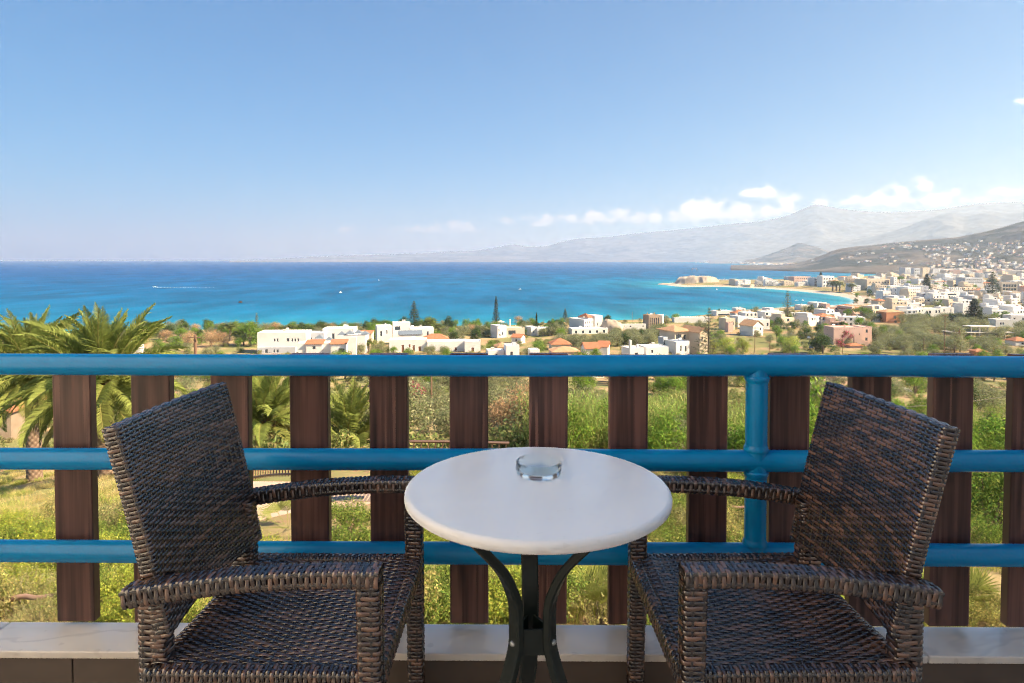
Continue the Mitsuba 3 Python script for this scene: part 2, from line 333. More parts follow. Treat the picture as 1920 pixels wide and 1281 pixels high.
mat('m_wood', {'type': 'bumpmap', 'scale': 1.0, 'tex': proc(lambda p, n, uv: 0.0012 * fbm(p.x * 120, p.y * 120, p.z * 3, 3), eps=0.0015),
               'b': {'type': 'principled', 'base_color': proc(wood), 'roughness': 0.42, 'specular': 0.45}})
RAIL = numbered('balcony_railing')
tag(RAIL, 'blue painted pipe railing with dark brown wooden slats behind the table', 'railing')
PR = 0.0322
ZS = (0.933, 0.648, 0.364)
def rail_z(i, x): return ZS[i]
for z in ZS:
    xs = np.linspace(-2.42, 3.3, 160)
    wob = (meshkit.noise(np.stack([xs * 1.3, xs * 0 + z * 9, xs * 0], -1)) - 0.5) * 0.004
    put('rail', tube(np.stack([xs, xs * 0 + RY, z + wob], 1), PR, 28), 'm_enamel', parent=RAIL, smooth=40)
def plane_x(px, py, y): # world x of a picture point on the upright plane at y
    r = at(px, py, 1.0) - EYE
    return r[0] / r[1] * y
PX = plane_x(1421.5, 760, RY)
for xp in (PX,):
    po = put('post', tube([(xp, RY, 0.112), (xp, RY, 0.934)], 0.0315, 28), 'm_enamel', parent=RAIL, smooth=40)
    for z in ZS:
        for s in (-1, 1):
            if z > 0.9 and s > 0: continue
            tor = lathe([(0.0312, 0.0), (0.0312, 0.0), (0.0335, 0.001), (0.037, 0.006 * 1), (0.0335, 0.016), (0.0312, 0.022)], 28)
            if s < 0: tor.apply_transform(np.diag([1, 1, -1, 1])); tor.invert()
            tor.apply_translation((xp, RY, z + s * (PR - 0.004)))
            put('weld', tor, 'm_enamel', parent=po, smooth=True)
    put('base_plate', bevel_box(xp - 0.055, xp + 0.055, RY - 0.05, RY + 0.05, 0.111, 0.119), 'm_enamel', parent=po)
SL = [(92,72),(240,73),(390,72),(540,72.5),(691,72),(842,72.5),(992,73),(1144,73),(1295,73),(1448,75),(1602,75),(1755,77),(1905,77)]
SY = RY + PR + 0.001
r_ = rng(11)
for px, w in sorted(SL):
    x0, x1 = plane_x(px, 770, SY), plane_x(px + w, 770, SY)
    top, bot = 0.9605 + r_.uniform(-0.004, 0.004), 0.126 + r_.uniform(-0.003, 0.003)
    m = bevel_box(x0, x1, SY, SY + 0.031, bot, top, 0.0028)
    m.apply_translation((-(x0 + x1) / 2, 0, -0.5)); m.apply_transform(trimesh.transformations.rotation_matrix(r_.uniform(-0.003, 0.003), (0, 1, 0))); m.apply_translation(((x0 + x1) / 2, 0, 0.5))
    s = put('slat', m, 'm_wood', parent=RAIL)

# ------------------------------------------------------------------ wicker armchairs
mat('m_wicker', {'type': 'principled', 'base_color': VC, 'roughness': 0.15, 'eta': 1.9, 'clearcoat': 1.0, 'clearcoat_gloss': 0.98})
plain('m_wicker_core', (0.008, 0.006, 0.005), 0.7, 0.2)
def rrect(a, b, rad, n):
    """n points and normals evenly along a rounded rectangle with half sides a, b"""
    rad = min(rad, a * 0.98, b * 0.98)
    segs = [('l', (a, -(b - rad)), (a, b - rad), (1, 0)), ('c', (a - rad, b - rad), 0), ('l', (a - rad, b), (-(a - rad), b), (0, 1)), ('c', (-(a - rad), b - rad), 90),
            ('l', (-a, b - rad), (-a, -(b - rad)), (-1, 0)), ('c', (-(a - rad), -(b - rad)), 180), ('l', (-(a - rad), -b), (a - rad, -b), (0, -1)), ('c', (a - rad, -(b - rad)), 270)]
    lens = np.array([np.hypot(s[2][0] - s[1][0], s[2][1] - s[1][1]) if s[0] == 'l' else rad * PI / 2 for s in segs])
    cum = np.concatenate([[0], np.cumsum(lens)]); P, N = np.zeros((n, 2)), np.zeros((n, 2))
    for i, u in enumerate(np.arange(n) / n * cum[-1]):
        k = min(int(np.searchsorted(cum, u, 'right')) - 1, 7); f = (u - cum[k]) / max(lens[k], 1e-9); s = segs[k]
        if s[0] == 'l':
            P[i] = np.array(s[1]) + f * (np.array(s[2]) - np.array(s[1])); N[i] = s[3]
        else:
            t = math.radians(s[2] + 90 * f); N[i] = (math.cos(t), math.sin(t)); P[i] = np.array(s[1]) + rad * N[i]
    return P, N, cum[-1]
TAN, DARK, BLK = np.array([0.155, 0.075, 0.042]), np.array([0.012, 0.0058, 0.004]), np.array([0.004, 0.003, 0.003])
def woven(path, half, rad, pitch, row, seed, bow=None, ends=(True, True), amp=0.0012):
    """strands woven round a tube. path: function t in [0,1] -> (centre, X axis, Y axis); half: function t -> (half X, half Y); returns the weave and its core"""
    r = rng(seed)
    ts = np.linspace(0, 1, 200); C = np.array([path(t)[0] for t in ts]); L = np.linalg.norm(np.diff(C, axis=0), axis=1).sum()
    a0, b0 = half(0.5); per = rrect(a0, b0, rad, 8)[2]
    nc = max(4, int(round(per / pitch))); nc += nc % 2
    S = 4; n = nc * S
    nr = max(3, int(round(L / row)))
    rows = [((k + 0.5) / nr, 0.0) for k in range(nr)]
    mx = min(a0, b0)
    ring_n = max(1, int(mx / row))
    if ends[0]: rows = [(0.0, (j + 0.7) / ring_n * mx * 0.92) for j in range(ring_n)][::-1] + rows
    if ends[1]: rows = rows + [(1.0, (j + 0.7) / ring_n * mx * 0.92) for j in range(ring_n)]
    prof = [(-0.44, -0.0010), (-0.36, 0.0008), (0.0, 0.0014), (0.36, 0.0008), (0.44, -0.0010)]
    V, F, Col = [], [], []
    def ring(t, inset, m):
        c, X, Y = path(t); a, b = half(t); P, N, _ = rrect(max(a - inset, 0.002), max(b - inset, 0.002), min(rad, max(a - inset, 0.003)), m)
        off = 0
        p = c + P[:, :1] * X + P[:, 1:] * Y
        if bow is not None: p = p + bow(P[:, 0] / a, t)
        nn = N[:, :1] * X + N[:, 1:] * Y
        return p, nn
    def tangent(t):
        d = path(min(t + 0.01, 1))[0] - path(max(t - 0.01, 0))[0]
        return d / np.linalg.norm(d)
    s = np.arange(n) / S
    for k, (t, inset) in enumerate(rows):
        p, nn = ring(t, inset, n); tg = tangent(t)
        flat = inset > 0
        nrm = nn if not flat else np.repeat((tg * (1 if t > 0.5 else -1))[None], n, 0)
        wd = np.repeat(tg[None], n, 0) if not flat else nn
        w = np.clip(1.7 * np.cos(PI * (s + k)), -1, 1) * amp
        base = len(V) * n
        tone = meshkit.noise(np.stack([s * 0.42 + r.uniform(0, 90), s * 0 + k * 5.1, s * 0], -1)); fine = r.uniform(0, 1)
        f = np.clip(0.28 + (tone - 0.5) * 1.9 + (fine - 0.5) * 0.22, 0, 1)[:, None]
        g = np.clip((meshkit.noise(np.stack([s * 0.31 + r.uniform(0, 90), s * 0 + k * 2.3, s * 0 + 4], -1)) - 0.55) * 3, 0, 1)[:, None]
        col = DARK + (TAN - DARK) * f; col = col + (BLK - col) * g * 0.75
        for u, h in prof:
            V.append(p + wd * (u * row) + nrm * (w[:, None] + h)); Col.append(col)
        i = np.arange(n); j = (i + 1) % n
        for q in range(len(prof) - 1):
            A, B = base + q * n, base + (q + 1) * n
            F += [np.stack([A + i, A + j, B + j], 1), np.stack([A + i, B + j, B + i], 1)]
    V, Col = np.vstack(V), np.vstack(Col)
    F = np.vstack(F); nv = len(V); V2, F2, C2 = [V], [F], [Col]
    tl = np.linspace(0, 1, max(8, int(nr * 0.7)))
    rings = [ring(t, 0, nc * 2) for t in tl]
    for c in range(nc):            # cords along the tube
        m = 2 * c + 1 if False else 2 * c
        q = (m) % (nc * 2); cen = np.array([rg[0][q] for rg in rings]); nn = np.array([rg[1][q] for rg in rings])
        tg = np.gradient(cen, axis=0); tg /= np.linalg.norm(tg, axis=1, keepdims=True) + 1e-9
        sd = np.cross(nn, tg); hw = pitch * 0.2
        strip = np.stack([cen - sd * hw - nn * 0.0012, cen + nn * 0.0012, cen + sd * hw - nn * 0.0012], 1).reshape(-1, 3)
        f = grid_faces(len(tl), 3)
        fn = np.cross(strip[f[0, 1]] - strip[f[0, 0]], strip[f[0, 2]] - strip[f[0, 0]])
        if fn @ nn[0] < 0: f = f[:, ::-1]
        V2.append(strip); F2.append(f + nv); nv += len(strip)
        tone = DARK * r.uniform(0.5, 1.6)
        C2.append(np.repeat(tone[None], len(strip), 0))
    weave = (np.vstack(V2), np.vstack(F2)); color = np.clip(np.vstack(C2), 0, 1)
    m = 48; tc = np.linspace(0, 1, 24); cr = []
    for t in tc:
        c, X, Y = path(t); a, b = half(t); P, N, _ = rrect(a - 0.0026, b - 0.0026, rad, m)
        p = c + P[:, :1] * X + P[:, 1:] * Y
        if bow is not None: p = p + bow(P[:, 0] / a, t)
        cr.append(p)
    v = np.vstack(cr + [cr[0].mean(0)[None], cr[-1].mean(0)[None]]); i = np.arange(m); j = (i + 1) % m
    f = [np.vstack([np.stack([q * m + i, q * m + j, (q + 1) * m + j], 1), np.stack([q * m + i, (q + 1) * m + j, (q + 1) * m + i], 1)]) for q in range(len(tc) - 1)]
    f += [np.stack([j, i, i * 0 + m * len(tc)], 1), np.stack([(len(tc) - 1) * m + i, (len(tc) - 1) * m + j, i * 0 + m * len(tc) + 1], 1)]
    return weave, color, (v, np.vstack(f))
def poly(ts, pts):
    f = PchipInterpolator(ts, np.array(pts, float)); return lambda t: f(t)
EX, EY, EZ = np.eye(3)
CH = dict(wa=0.257, za=0.637, zs=0.428, zb=0.918)
def chair_pieces(seed):
    out = []
    wa, za, zs, zb = CH['wa'], CH['za'], CH['zs'], CH['zb']
    # backrest, leaning and dished
    ax = np.array([-0.094, 0, zb - 0.475]); ax /= np.linalg.norm(ax); nb = np.cross(EY, ax); nb /= np.linalg.norm(nb)
    p0, p1 = np.array([-0.198, 0, 0.472]), np.array([-0.297, 0, zb - 0.010])
    lean = lambda t: p0 + (p1 - p0) * t + np.array([0.004, 0, 0]) * math.sin(PI * t)
    bow = lambda u, t: -(1 - u[:, None] ** 2) * (0.030 - 0.012 * t) * nb
    out.append(('backrest', *woven(lambda t: (lean(t), EY, nb), lambda t: (0.232 + 0.006 * t, 0.0185), 0.007, 0.0215, 0.0088, seed, bow, (False, True))))
    # seat: strands run from front to back
    sag = lambda t: np.array([0.012, -0.238 + 0.476 * t, zs - 0.022 - 0.010 * math.sin(PI * t)])
    dish = lambda u, t: np.stack([0 * u, 0 * u, -(1 - u ** 2) * 0.012 + np.where(u > 0.8, -(u - 0.8) * 0.05, 0)], -1)
    out.append(('seat', *woven(lambda t: (sag(t), EX, EZ), lambda t: (0.243, 0.020), 0.019, 0.0215, 0.0092, seed + 1, dish, (False, False))))
    for s in (-1, 1):
        out.append(('seat_rail', *woven(lambda t, s=s: (np.array([-0.225 + 0.44 * t, s * 0.245, zs - 0.034]), EY, EZ), lambda t: (0.016, 0.027), 0.008, 0.017, 0.0095, seed + 2 + s, None, (False, False))))
        zc = poly([0, .25, .5, .8, 1], [(-0.253, 0, za - 0.062), (-0.12, 0, za - 0.040), (0.0, 0, za - 0.026), (0.17, 0, za - 0.0175), (0.258, 0, za - 0.0175)])
        def arm(t, s=s):
            c = zc(t) + np.array([0, s * wa, 0]); d = zc(min(t + .02, 1)) - zc(max(t - .02, 0)); d /= np.linalg.norm(d)
            return c, EY, np.cross(d, EY)
        out.append(('armrest', *woven(arm, lambda t: (0.0250, 0.0165 + 0.002 * (1 - t)), 0.0055, 0.0235, 0.0104, seed + 5 + s, None, (True, True))))
        out.append(('front_leg', *woven(lambda t, s=s: (np.array([0.236 + 0.006 * (1 - t), s * (wa - 0.001), 0.004 + (za - 0.033) * t]), EX, EY), lambda t: (0.0235 - 0.003 * (1 - t), 0.0235 - 0.003 * (1 - t)), 0.008, 0.0235, 0.0100, seed + 8 + s, None, (False, False))))
        rl = poly([0, .5, .72, .86, 1], [(-0.212, 0, 0.004), (-0.209, 0, 0.30), (-0.208, 0, 0.44), (-0.207, 0, 0.53), (-0.204, 0, 0.588)])
        def rear(t, s=s): return rl(t) + np.array([-0.018, s * (wa - 0.048), 0]), EX, EY
        rw = PchipInterpolator([0, .6, .75, 1], [0.025, 0.025, 0.026, 0.029])
        out.append(('rear_leg', *woven(rear, lambda t: (float(rw(t)), 0.0225), 0.008, 0.0235, 0.0100, seed + 11 + s, None, (False, False))))
        # the upright that carries the backrest
        ub = lambda t, s=s: (np.array([-0.208 - 0.004 * t, s * 0.212, 0.40 + 0.09 * t]), EX, EY)
        out.append(('back_support', *woven(ub, lambda t: (0.016, 0.020), 0.006, 0.0235, 0.0100, seed + 14 + s, None, (False, False))))
    out.append(('front_rail', *woven(lambda t: (np.array([0.244, -0.235 + 0.47 * t, zs - 0.036]), EX, EZ), lambda t: (0.015, 0.025), 0.012, 0.0165, 0.0095, seed + 20, None, (False, False))))
    return out
def chair(label, x, y, yaw, mirror, seed):
    key = numbered('wicker_armchair'); tag(key, label, 'chair', 'wicker armchairs beside the round table')
    M = np.eye(4); c, s = math.cos(yaw), math.sin(yaw)
    M[:2, :2] = [[c, -s], [s, c]]; M[:2, 3] = x, y
    if mirror: M[:3, 0] *= -1
    W = lambda v: v @ M[:3, :3].T + M[:3, 3]
    for name, (v, f), col, (cv, cf) in chair_pieces(seed):
        flip = -1 if mirror else 1
        part = put(name, (W(cv), cf[:, ::flip]), 'm_wicker_core', parent=key)
        wk = put('weave', (W(v), f[:, ::flip]), 'm_wicker', parent=part, color=col, smooth=True)
        labels[wk] = {'kind': 'stuff'}
chair('dark brown woven wicker armchair left of the table, facing right', -0.530, 1.505, -0.0073, False, 100)
chair('dark brown woven wicker armchair right of the table, facing left', 0.581, 1.517, 0.0243, True, 300)

# ------------------------------------------------------------------ round table and ashtray
TX, TY, TZ = 0.046, 1.488, 0.718
TAB = numbered('round_table'); tag(TAB, 'round white table on a dark green three legged iron base', 'table')
def top_col(p, n, uv):
    w = fbm(p.x * 6 + fbm(p.x * 3, p.y * 3, 0, 2) * 3, p.y * 4, 0, 4)
    scuff = smoothstep(0.70, 0.8, fbm(p.x * 45, p.y * 45, p.z * 45, 3)) * smoothstep(0.5, 0.65, fbm(p.x * 9, p.y * 9, p.z * 5 + 3, 2))
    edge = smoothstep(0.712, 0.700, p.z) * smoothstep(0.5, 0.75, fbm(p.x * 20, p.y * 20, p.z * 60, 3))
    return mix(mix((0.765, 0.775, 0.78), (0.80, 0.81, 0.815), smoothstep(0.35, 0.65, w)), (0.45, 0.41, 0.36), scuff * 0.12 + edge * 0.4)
plain('m_table_top', proc(top_col), 0.30, 0.5)
R = 0.311
pr = [(0.0, -0.028)] + [(R - 0.016, -0.028), (R - 0.006, -0.026), (R - 0.001, -0.021), (R, -0.015)] + [(R - 0.012 + 0.012 * math.cos(a), -0.012 + 0.012 * math.sin(a)) for a in np.linspace(0, PI / 2, 8)] + [(0.0, 0.0)]
m = lathe(pr, 160); m.apply_translation((TX, TY, TZ)); put('tabletop', m, 'm_table_top', parent=TAB, smooth=25)
mottled('m_green_iron', (0.005, 0.011, 0.010), (0.010, 0.019, 0.017), 14, 0.42, 0.5)
plain('m_steel', (0.55, 0.55, 0.53), 0.35, 0.5, metallic=0.8)
leg_r = PchipInterpolator([0.0, 0.05, 0.18, 0.30, 0.36, 0.43, 0.505, 0.609, 0.66, 0.689], [0.27, 0.235, 0.115, 0.058, 0.045, 0.046, 0.070, 0.152, 0.205, 0.245])
HX, HY = TX - 0.012, TY
for a in (math.radians(210 + 4), math.radians(330 + 4), math.radians(90 + 4)):
    zz = np.linspace(0.0, 0.689, 60); c, s = math.cos(a), math.sin(a)
    cen = np.stack([leg_r(zz), zz], 1); tg = np.gradient(cen, axis=0); tg /= np.linalg.norm(tg, axis=1, keepdims=True); nr = np.stack([-tg[:, 1], tg[:, 0]], 1)
    sec = []
    hw, ht, ch = 0.0205, 0.010, 0.004
    prof = [(-hw + ch, -ht), (hw - ch, -ht), (hw, -ht + ch), (hw, ht - ch), (hw - ch, ht), (-hw + ch, ht), (-hw, ht - ch), (-hw, -ht + ch)]
    for (cr, cz), (n0, n1) in zip(cen, nr):
        for u, w in prof:
            rr, z = cr + n0 * w, cz + n1 * w
            sec.append((HX + rr * c - u * s, HY + rr * s + u * c, z))
    v = np.array(sec); i = np.arange(8); j = (i + 1) % 8
    f = np.vstack([np.vstack([np.stack([q * 8 + i, q * 8 + j, (q + 1) * 8 + j], 1), np.stack([q * 8 + i, (q + 1) * 8 + j, (q + 1) * 8 + i], 1)]) for q in range(59)])
    f = np.vstack([f, [[0, q + 1, q] for q in range(1, 7)], [[59 * 8, 59 * 8 + q, 59 * 8 + q + 1] for q in range(1, 7)]])
    lg = put('leg', trimesh.Trimesh(v, f, process=False), 'm_green_iron', parent=TAB, smooth=30)
    b = trimesh.creation.icosphere(subdivisions=2, radius=0.0085); b.apply_scale((1, 1, 0.8))
    rb = float(leg_r(0.385)) + 0.0085
    for zb_ in (0.352,):
        bb = b.copy(); bb.apply_translation((HX + rb * c, HY + rb * s, zb_)); put('bolt', bb, 'm_steel', parent=lg, smooth=True)
    # plate of the hub between this leg and the next
    a2 = a + 2 * PI / 3; p, q = np.array([math.cos(a), math.sin(a)]) * 0.036, np.array([math.cos(a2), math.sin(a2)]) * 0.036
    d = q - p; ln = np.linalg.norm(d); d /= ln; nrm = np.array([d[1], -d[0]])
    pl = bevel_box(0, ln, -0.003, 0.003, 0, 0.062, 0.001)
    MM = np.eye(4); MM[:2, 0] = d; MM[:2, 1] = -nrm; MM[:2, 3] = p + np.array([HX, HY]) + nrm * 0.008; MM[2, 3] = 0.322
    pl.apply_transform(MM); put('hub_plate', pl, 'm_green_iron', parent=TAB)
    put('top_bracket', bevel_box(HX + 0.235 * c - 0.02, HX + 0.235 * c + 0.02, HY + 0.235 * s - 0.02, HY + 0.235 * s + 0.02, 0.6845, 0.6895), 'm_green_iron', parent=lg)
def ashtray():
    prof = [(0, 0), (0.050, 0), (0.054, 0.002), (0.0563, 0.006), (0.0563, 0.031), (0.0550, 0.0338), (0.0528, 0.0345), (0.0508, 0.0335), (0.0494, 0.031), (0.0480, 0.014), (0.0455, 0.0105), (0.040, 0.0092), (0, 0.0088)]
    cs = manifold3d.CrossSection([np.array(prof)])
    g = manifold3d.Manifold.revolve(cs, 96)
    for a in (45, 135, 225, 315):
        cyl = manifold3d.Manifold.cylinder(0.03, 0.006, 0.006, 24, True).rotate([0, 90, 0]).translate([0.052, 0, 0.0345]).rotate([0, 0, a + 8])
        g = g - cyl
    mm = g.to_mesh(); v = np.array(mm.vert_properties[:, :3], float) + np.array([0.052, 1.560, TZ + 0.0006])
    k = put('ashtray', trimesh.Trimesh(v, np.array(mm.tri_verts), process=True), 'm_glass', smooth=25)
    tag(k, 'round clear glass ashtray with four notches on the white table', 'ashtray')
scene['m_glass'] = {'type': 'dielectric', 'int_ior': 1.5, 'ext_ior': 1.0, 'specular_transmittance': rgb(0.93, 0.965, 0.97)}
ashtray()
#---LAND---
# ------------------------------------------------------------------ plants: prototypes
def leaf_quads(P, N, L, W, r, fold=0.2, droop=0.0):
    """one folded leaf (two triangles... a rhombus) at every point"""
    n = len(P); N = N / (np.linalg.norm(N, axis=1, keepdims=True) + 1e-9)
    t = np.cross(N, r.normal(size=(n, 3))); t /= np.linalg.norm(t, axis=1, keepdims=True) + 1e-9
    t[:, 2] -= droop; t /= np.linalg.norm(t, axis=1, keepdims=True)
    b = np.cross(N, t); b /= np.linalg.norm(b, axis=1, keepdims=True) + 1e-9
    L = np.broadcast_to(L, (n,))[:, None] * r.uniform(0.65, 1.3, (n, 1)); W = np.broadcast_to(W, (n,))[:, None] * r.uniform(0.7, 1.25, (n, 1))
    v = np.stack([P - t * L / 2, P + b * W / 2 + N * W * fold, P + t * L / 2, P - b * W / 2 + N * W * fold], 1).reshape(-1, 3)
    k = np.arange(n)[:, None] * 4
    return v, np.vstack([k + [0, 1, 2], k + [0, 2, 3]])
def leaf_colors(n, base, r, spread=0.25, alt=None, alt_p=0.0, rep=4):
    c = 1.65 * np.array(base) * np.exp(r.normal(0, spread, (n, 1))) * (1 + r.normal(0, 0.06, (n, 3)))
    if alt is not None:
        w = r.random(n) < alt_p
        c[w] = 1.5 * np.array(alt) * np.exp(r.normal(0, spread, (w.sum(), 1)))
    return np.clip(np.repeat(c, rep, 0), 0.004, 0.9)
def blob_points(blobs, n, r, shell=0.45, top=0.25):
    b = np.array(blobs, float); w = b[:, 3] ** 2; i = r.choice(len(b), n, p=w / w.sum())
    d = r.normal(size=(n, 3)); d /= np.linalg.norm(d, axis=1, keepdims=True)
    rad = r.random(n) ** shell
    sc = b[i][:, 3:4] * np.stack([np.ones(n), np.ones(n), b[i][:, 4] if b.shape[1] > 4 else np.ones(n)], 1)
    P = b[i][:, :3] + d * sc * rad[:, None] * (1 + 0.15 * r.normal(size=(n, 1)))
    N = d + r.normal(0, 0.55, (n, 3)) + np.array([0, 0, top])
    return P, N, i
def group(key, parts):
    g = {'type': 'shapegroup'}
    for name, d in parts: g[name] = d
    scene[key] = g
def place(name, gkey, x, y, z, s=1.0, rz=0.0, sz=None, tilt=(0, 0)):
    key = numbered(name)
    scene[key] = {'type': 'instance', 'g': {'type': 'ref', 'id': gkey},
                  'to_world': T().translate([float(x), float(y), float(z)]).rotate([1, 0, 0], tilt[0]).rotate([0, 1, 0], tilt[1]).rotate([0, 0, 1], float(rz)).scale([s, s, s if sz is None else sz])}
    return key
def bark(v, a=(0.16, 0.12, 0.09), b=(0.30, 0.24, 0.19), s=6):
    n = meshkit.fbm(np.asarray(v) * [s, s, s * 0.4], 3, 2)
    return np.array(a) + (np.array(b) - np.array(a)) * np.clip((n - 0.3) * 2.2, 0, 1)[:, None]
REG = []
STUFF_N = {}
def strew(name, gkey, x, y, z, s=1.0, rz=0.0, sz=None):
    i = STUFF_N[name] = STUFF_N.get(name, 0) + 1
    scene[f'{name}__{i:03d}'] = {'type': 'instance', 'g': {'type': 'ref', 'id': gkey}, 'to_world': T().translate([float(x), float(y), float(z)]).rotate([0, 0, 1], float(rz)).scale([s, s, s if sz is None else sz])}
def tree_group(key, height, width, base, n, leaf, seed, alt=None, alt_p=0.0, spread=0.28, trunk=0.2, nb=9, low=0.22, flat=0.85, droop=0.1):
    """a broad tree or big shrub of the given height and width: crown of leaves in lobes, trunk with limbs"""
    r = rng(seed); blobs = []
    for k in range(nb):
        a = k * 2.4 + r.uniform(-.5, .5); q = math.sqrt((k + 0.5) / nb)
        br = width * r.uniform(0.19, 0.29)
        z = height * (low + (1 - low) * (0.30 + 0.38 * (1 - q ** 2) + r.uniform(-.12, .16)))
        z = min(z, height - br * flat * 0.9)
        blobs.append((math.cos(a) * q * (width / 2 - br * 0.75), math.sin(a) * q * (width / 2 - br * 0.75), z, br, flat))
    for k in range(nb // 2):
        a = r.uniform(0, 6.28); q = r.uniform(0.4, 1) * width * 0.36
        blobs.append((math.cos(a) * q, math.sin(a) * q, height * (low + r.uniform(0.02, 0.18)), width * r.uniform(0.14, 0.22), flat))
    P, N, i = blob_points(blobs, n, r)
    v, f = leaf_quads(P, N, leaf * 1.5, leaf * 0.62, r, droop=droop)
    tint = np.exp(r.normal(0, 0.16, (len(blobs), 1)))[i]
    c = leaf_colors(n, base, r, spread, alt, alt_p) * np.repeat(tint, 4, 0)
    parts = [('crown', mikit.ply((v, f), 'm_leaf', color=np.clip(c, 0.004, 0.9)))]
    if trunk:
        limbs = [tube([(0, 0, -0.4), (0.03 * width, 0, height * low * 0.6), (0, 0.02 * width, height * (low + 0.15))], [trunk, trunk * .8, trunk * .6], 8)]
        for b in blobs[:7]:
            limbs.append(tube([(0, 0, height * low * 0.7), (b[0] * .45, b[1] * .45, b[2] * .7), (b[0], b[1], b[2])], [trunk * .5, trunk * .32, trunk * .1], 5))
        m = cat_(*limbs); parts.append(('trunk', mikit.ply(m, 'm_bark', smooth=True, color=bark(m.vertices))))
    group(key, parts)
OLIVE, OLIVE_ALT = (0.150, 0.165, 0.082), (0.24, 0.24, 0.145)
for k in range(4): tree_group(f'g_olive_{k}', 4.6, 5.6, OLIVE, 3000, 0.17, 40 + k, OLIVE_ALT, 0.35, trunk=0.2, nb=10, low=0.16)
for k in range(3): tree_group(f'g_green_{k}', 5.2, 5.0, (0.105, 0.175, 0.030), 3000, 0.19, 60 + k, (0.20, 0.25, 0.05), 0.25, trunk=0.18, nb=9, low=0.14)
for k in range(2): tree_group(f'g_dark_{k}', 6.0, 4.8, (0.042, 0.070, 0.022), 3200, 0.2, 80 + k, (0.09, 0.11, 0.04), 0.2, trunk=0.2, nb=9, low=0.1)
for k in range(3): tree_group(f'g_tan_{k}', 5.0, 5.4, (0.36, 0.245, 0.145), 3200, 0.16, 100 + k, (0.24, 0.18, 0.09), 0.3, trunk=0.16, nb=10, low=0.12)
for k in range(2): tree_group(f'g_lime_{k}', 5.5, 5.0, (0.22, 0.26, 0.06), 3600, 0.17, 120 + k, (0.32, 0.33, 0.10), 0.3, trunk=0.15, nb=9, low=0.1)
def scale_pick(r, prefix, n): return f'{prefix}_{int(r.integers(n))}'

def conifer_group(key, h, w, tiers, seed, base, dense=1.0, up=0.12):
    """a pine with whorled branches, in tiers"""
    r = rng(seed); Ps, Ns, br = [], [], [tube([(0, 0, -0.5), (0, 0, h * 0.5), (0, 0, h)], [0.022 * h, 0.014 * h, 0.003 * h], 8)]
    for t in range(tiers):
        f = t / (tiers - 1); z = h * (0.10 + 0.88 * f); L = w / 2 * ((1 - f) ** 0.8 * 0.93 + 0.05) * r.uniform(0.85, 1.1)
        nbn = 6 if f < 0.85 else 4
        for k in range(nbn):
            a = k * 2 * PI / nbn + t * 0.5 + r.uniform(-.2, .2); l = L * r.uniform(0.8, 1.1)
            e = np.array([math.cos(a) * l, math.sin(a) * l, z + l * up + r.uniform(-.02, .02) * h])
            br.append(tube([(0, 0, z), (e[0] * .5, e[1] * .5, z + l * up * 0.2), e], [0.005 * h, 0.003 * h, 0.0015 * h], 4, False))
            m = int(26 * dense * (0.35 + 0.65 * l / (w / 2))); q = np.sqrt(r.random(m)) * 0.95 + 0.05
            P = np.stack([e[0] * q, e[1] * q, z + (e[2] - z) * q ** 1.8], 1) + r.normal(0, 0.035 * w, (m, 3)) * [1, 1, 0.5]
            Ps.append(P); Ns.append(r.normal(0, 0.5, (m, 3)) + [0, 0, 1])
    P, N = np.vstack(Ps), np.vstack(Ns); v, f = leaf_quads(P, N, 0.075 * w, 0.036 * w, r)
    m = cat_(*br)
    group(key, [('crown', mikit.ply((v, f), 'm_leaf', color=leaf_colors(len(P), base, r, 0.3))), ('trunk', mikit.ply(m, 'm_bark', smooth=True, color=bark(m.vertices, (0.10, 0.08, 0.06), (0.2, 0.16, 0.12), 2)))])
conifer_group('g_norfolk', 16, 8.5, 17, 3, (0.055, 0.070, 0.035), 1.4, 0.22)
conifer_group('g_norfolk_thin', 16, 8.5, 14, 4, (0.10, 0.115, 0.06), 0.55, 0.30)
conifer_group('g_norfolk_dense', 16, 9.0, 24, 5, (0.035, 0.048, 0.026), 2.0, 0.10)
conifer_group('g_column_pine', 14, 4.2, 26, 6, (0.040, 0.055, 0.028), 1.6, 0.35)
def cypress_group(key, h, w, seed):
    r = rng(seed); n = 1600; z = r.random(n); rad = w / 2 * np.sin(PI * np.clip(z * 0.93 + 0.07, 0, 1)) ** 0.6 * (1 - z * 0.55); a = r.uniform(0, 2 * PI, n)
    P = np.stack([np.cos(a) * rad * r.uniform(.6, 1.1, n), np.sin(a) * rad * r.uniform(.6, 1.1, n), 0.3 + z * h], 1)
    v, f = leaf_quads(P, np.stack([np.cos(a), np.sin(a), 0 * a + .3], 1) + r.normal(0, .4, (n, 3)), 0.3 * w, 0.13 * w, r)
    group(key, [('crown', mikit.ply((v, f), 'm_leaf', color=leaf_colors(n, (0.035, 0.05, 0.022), r, .3)))])
cypress_group('g_cypress', 9, 1.8, 7)
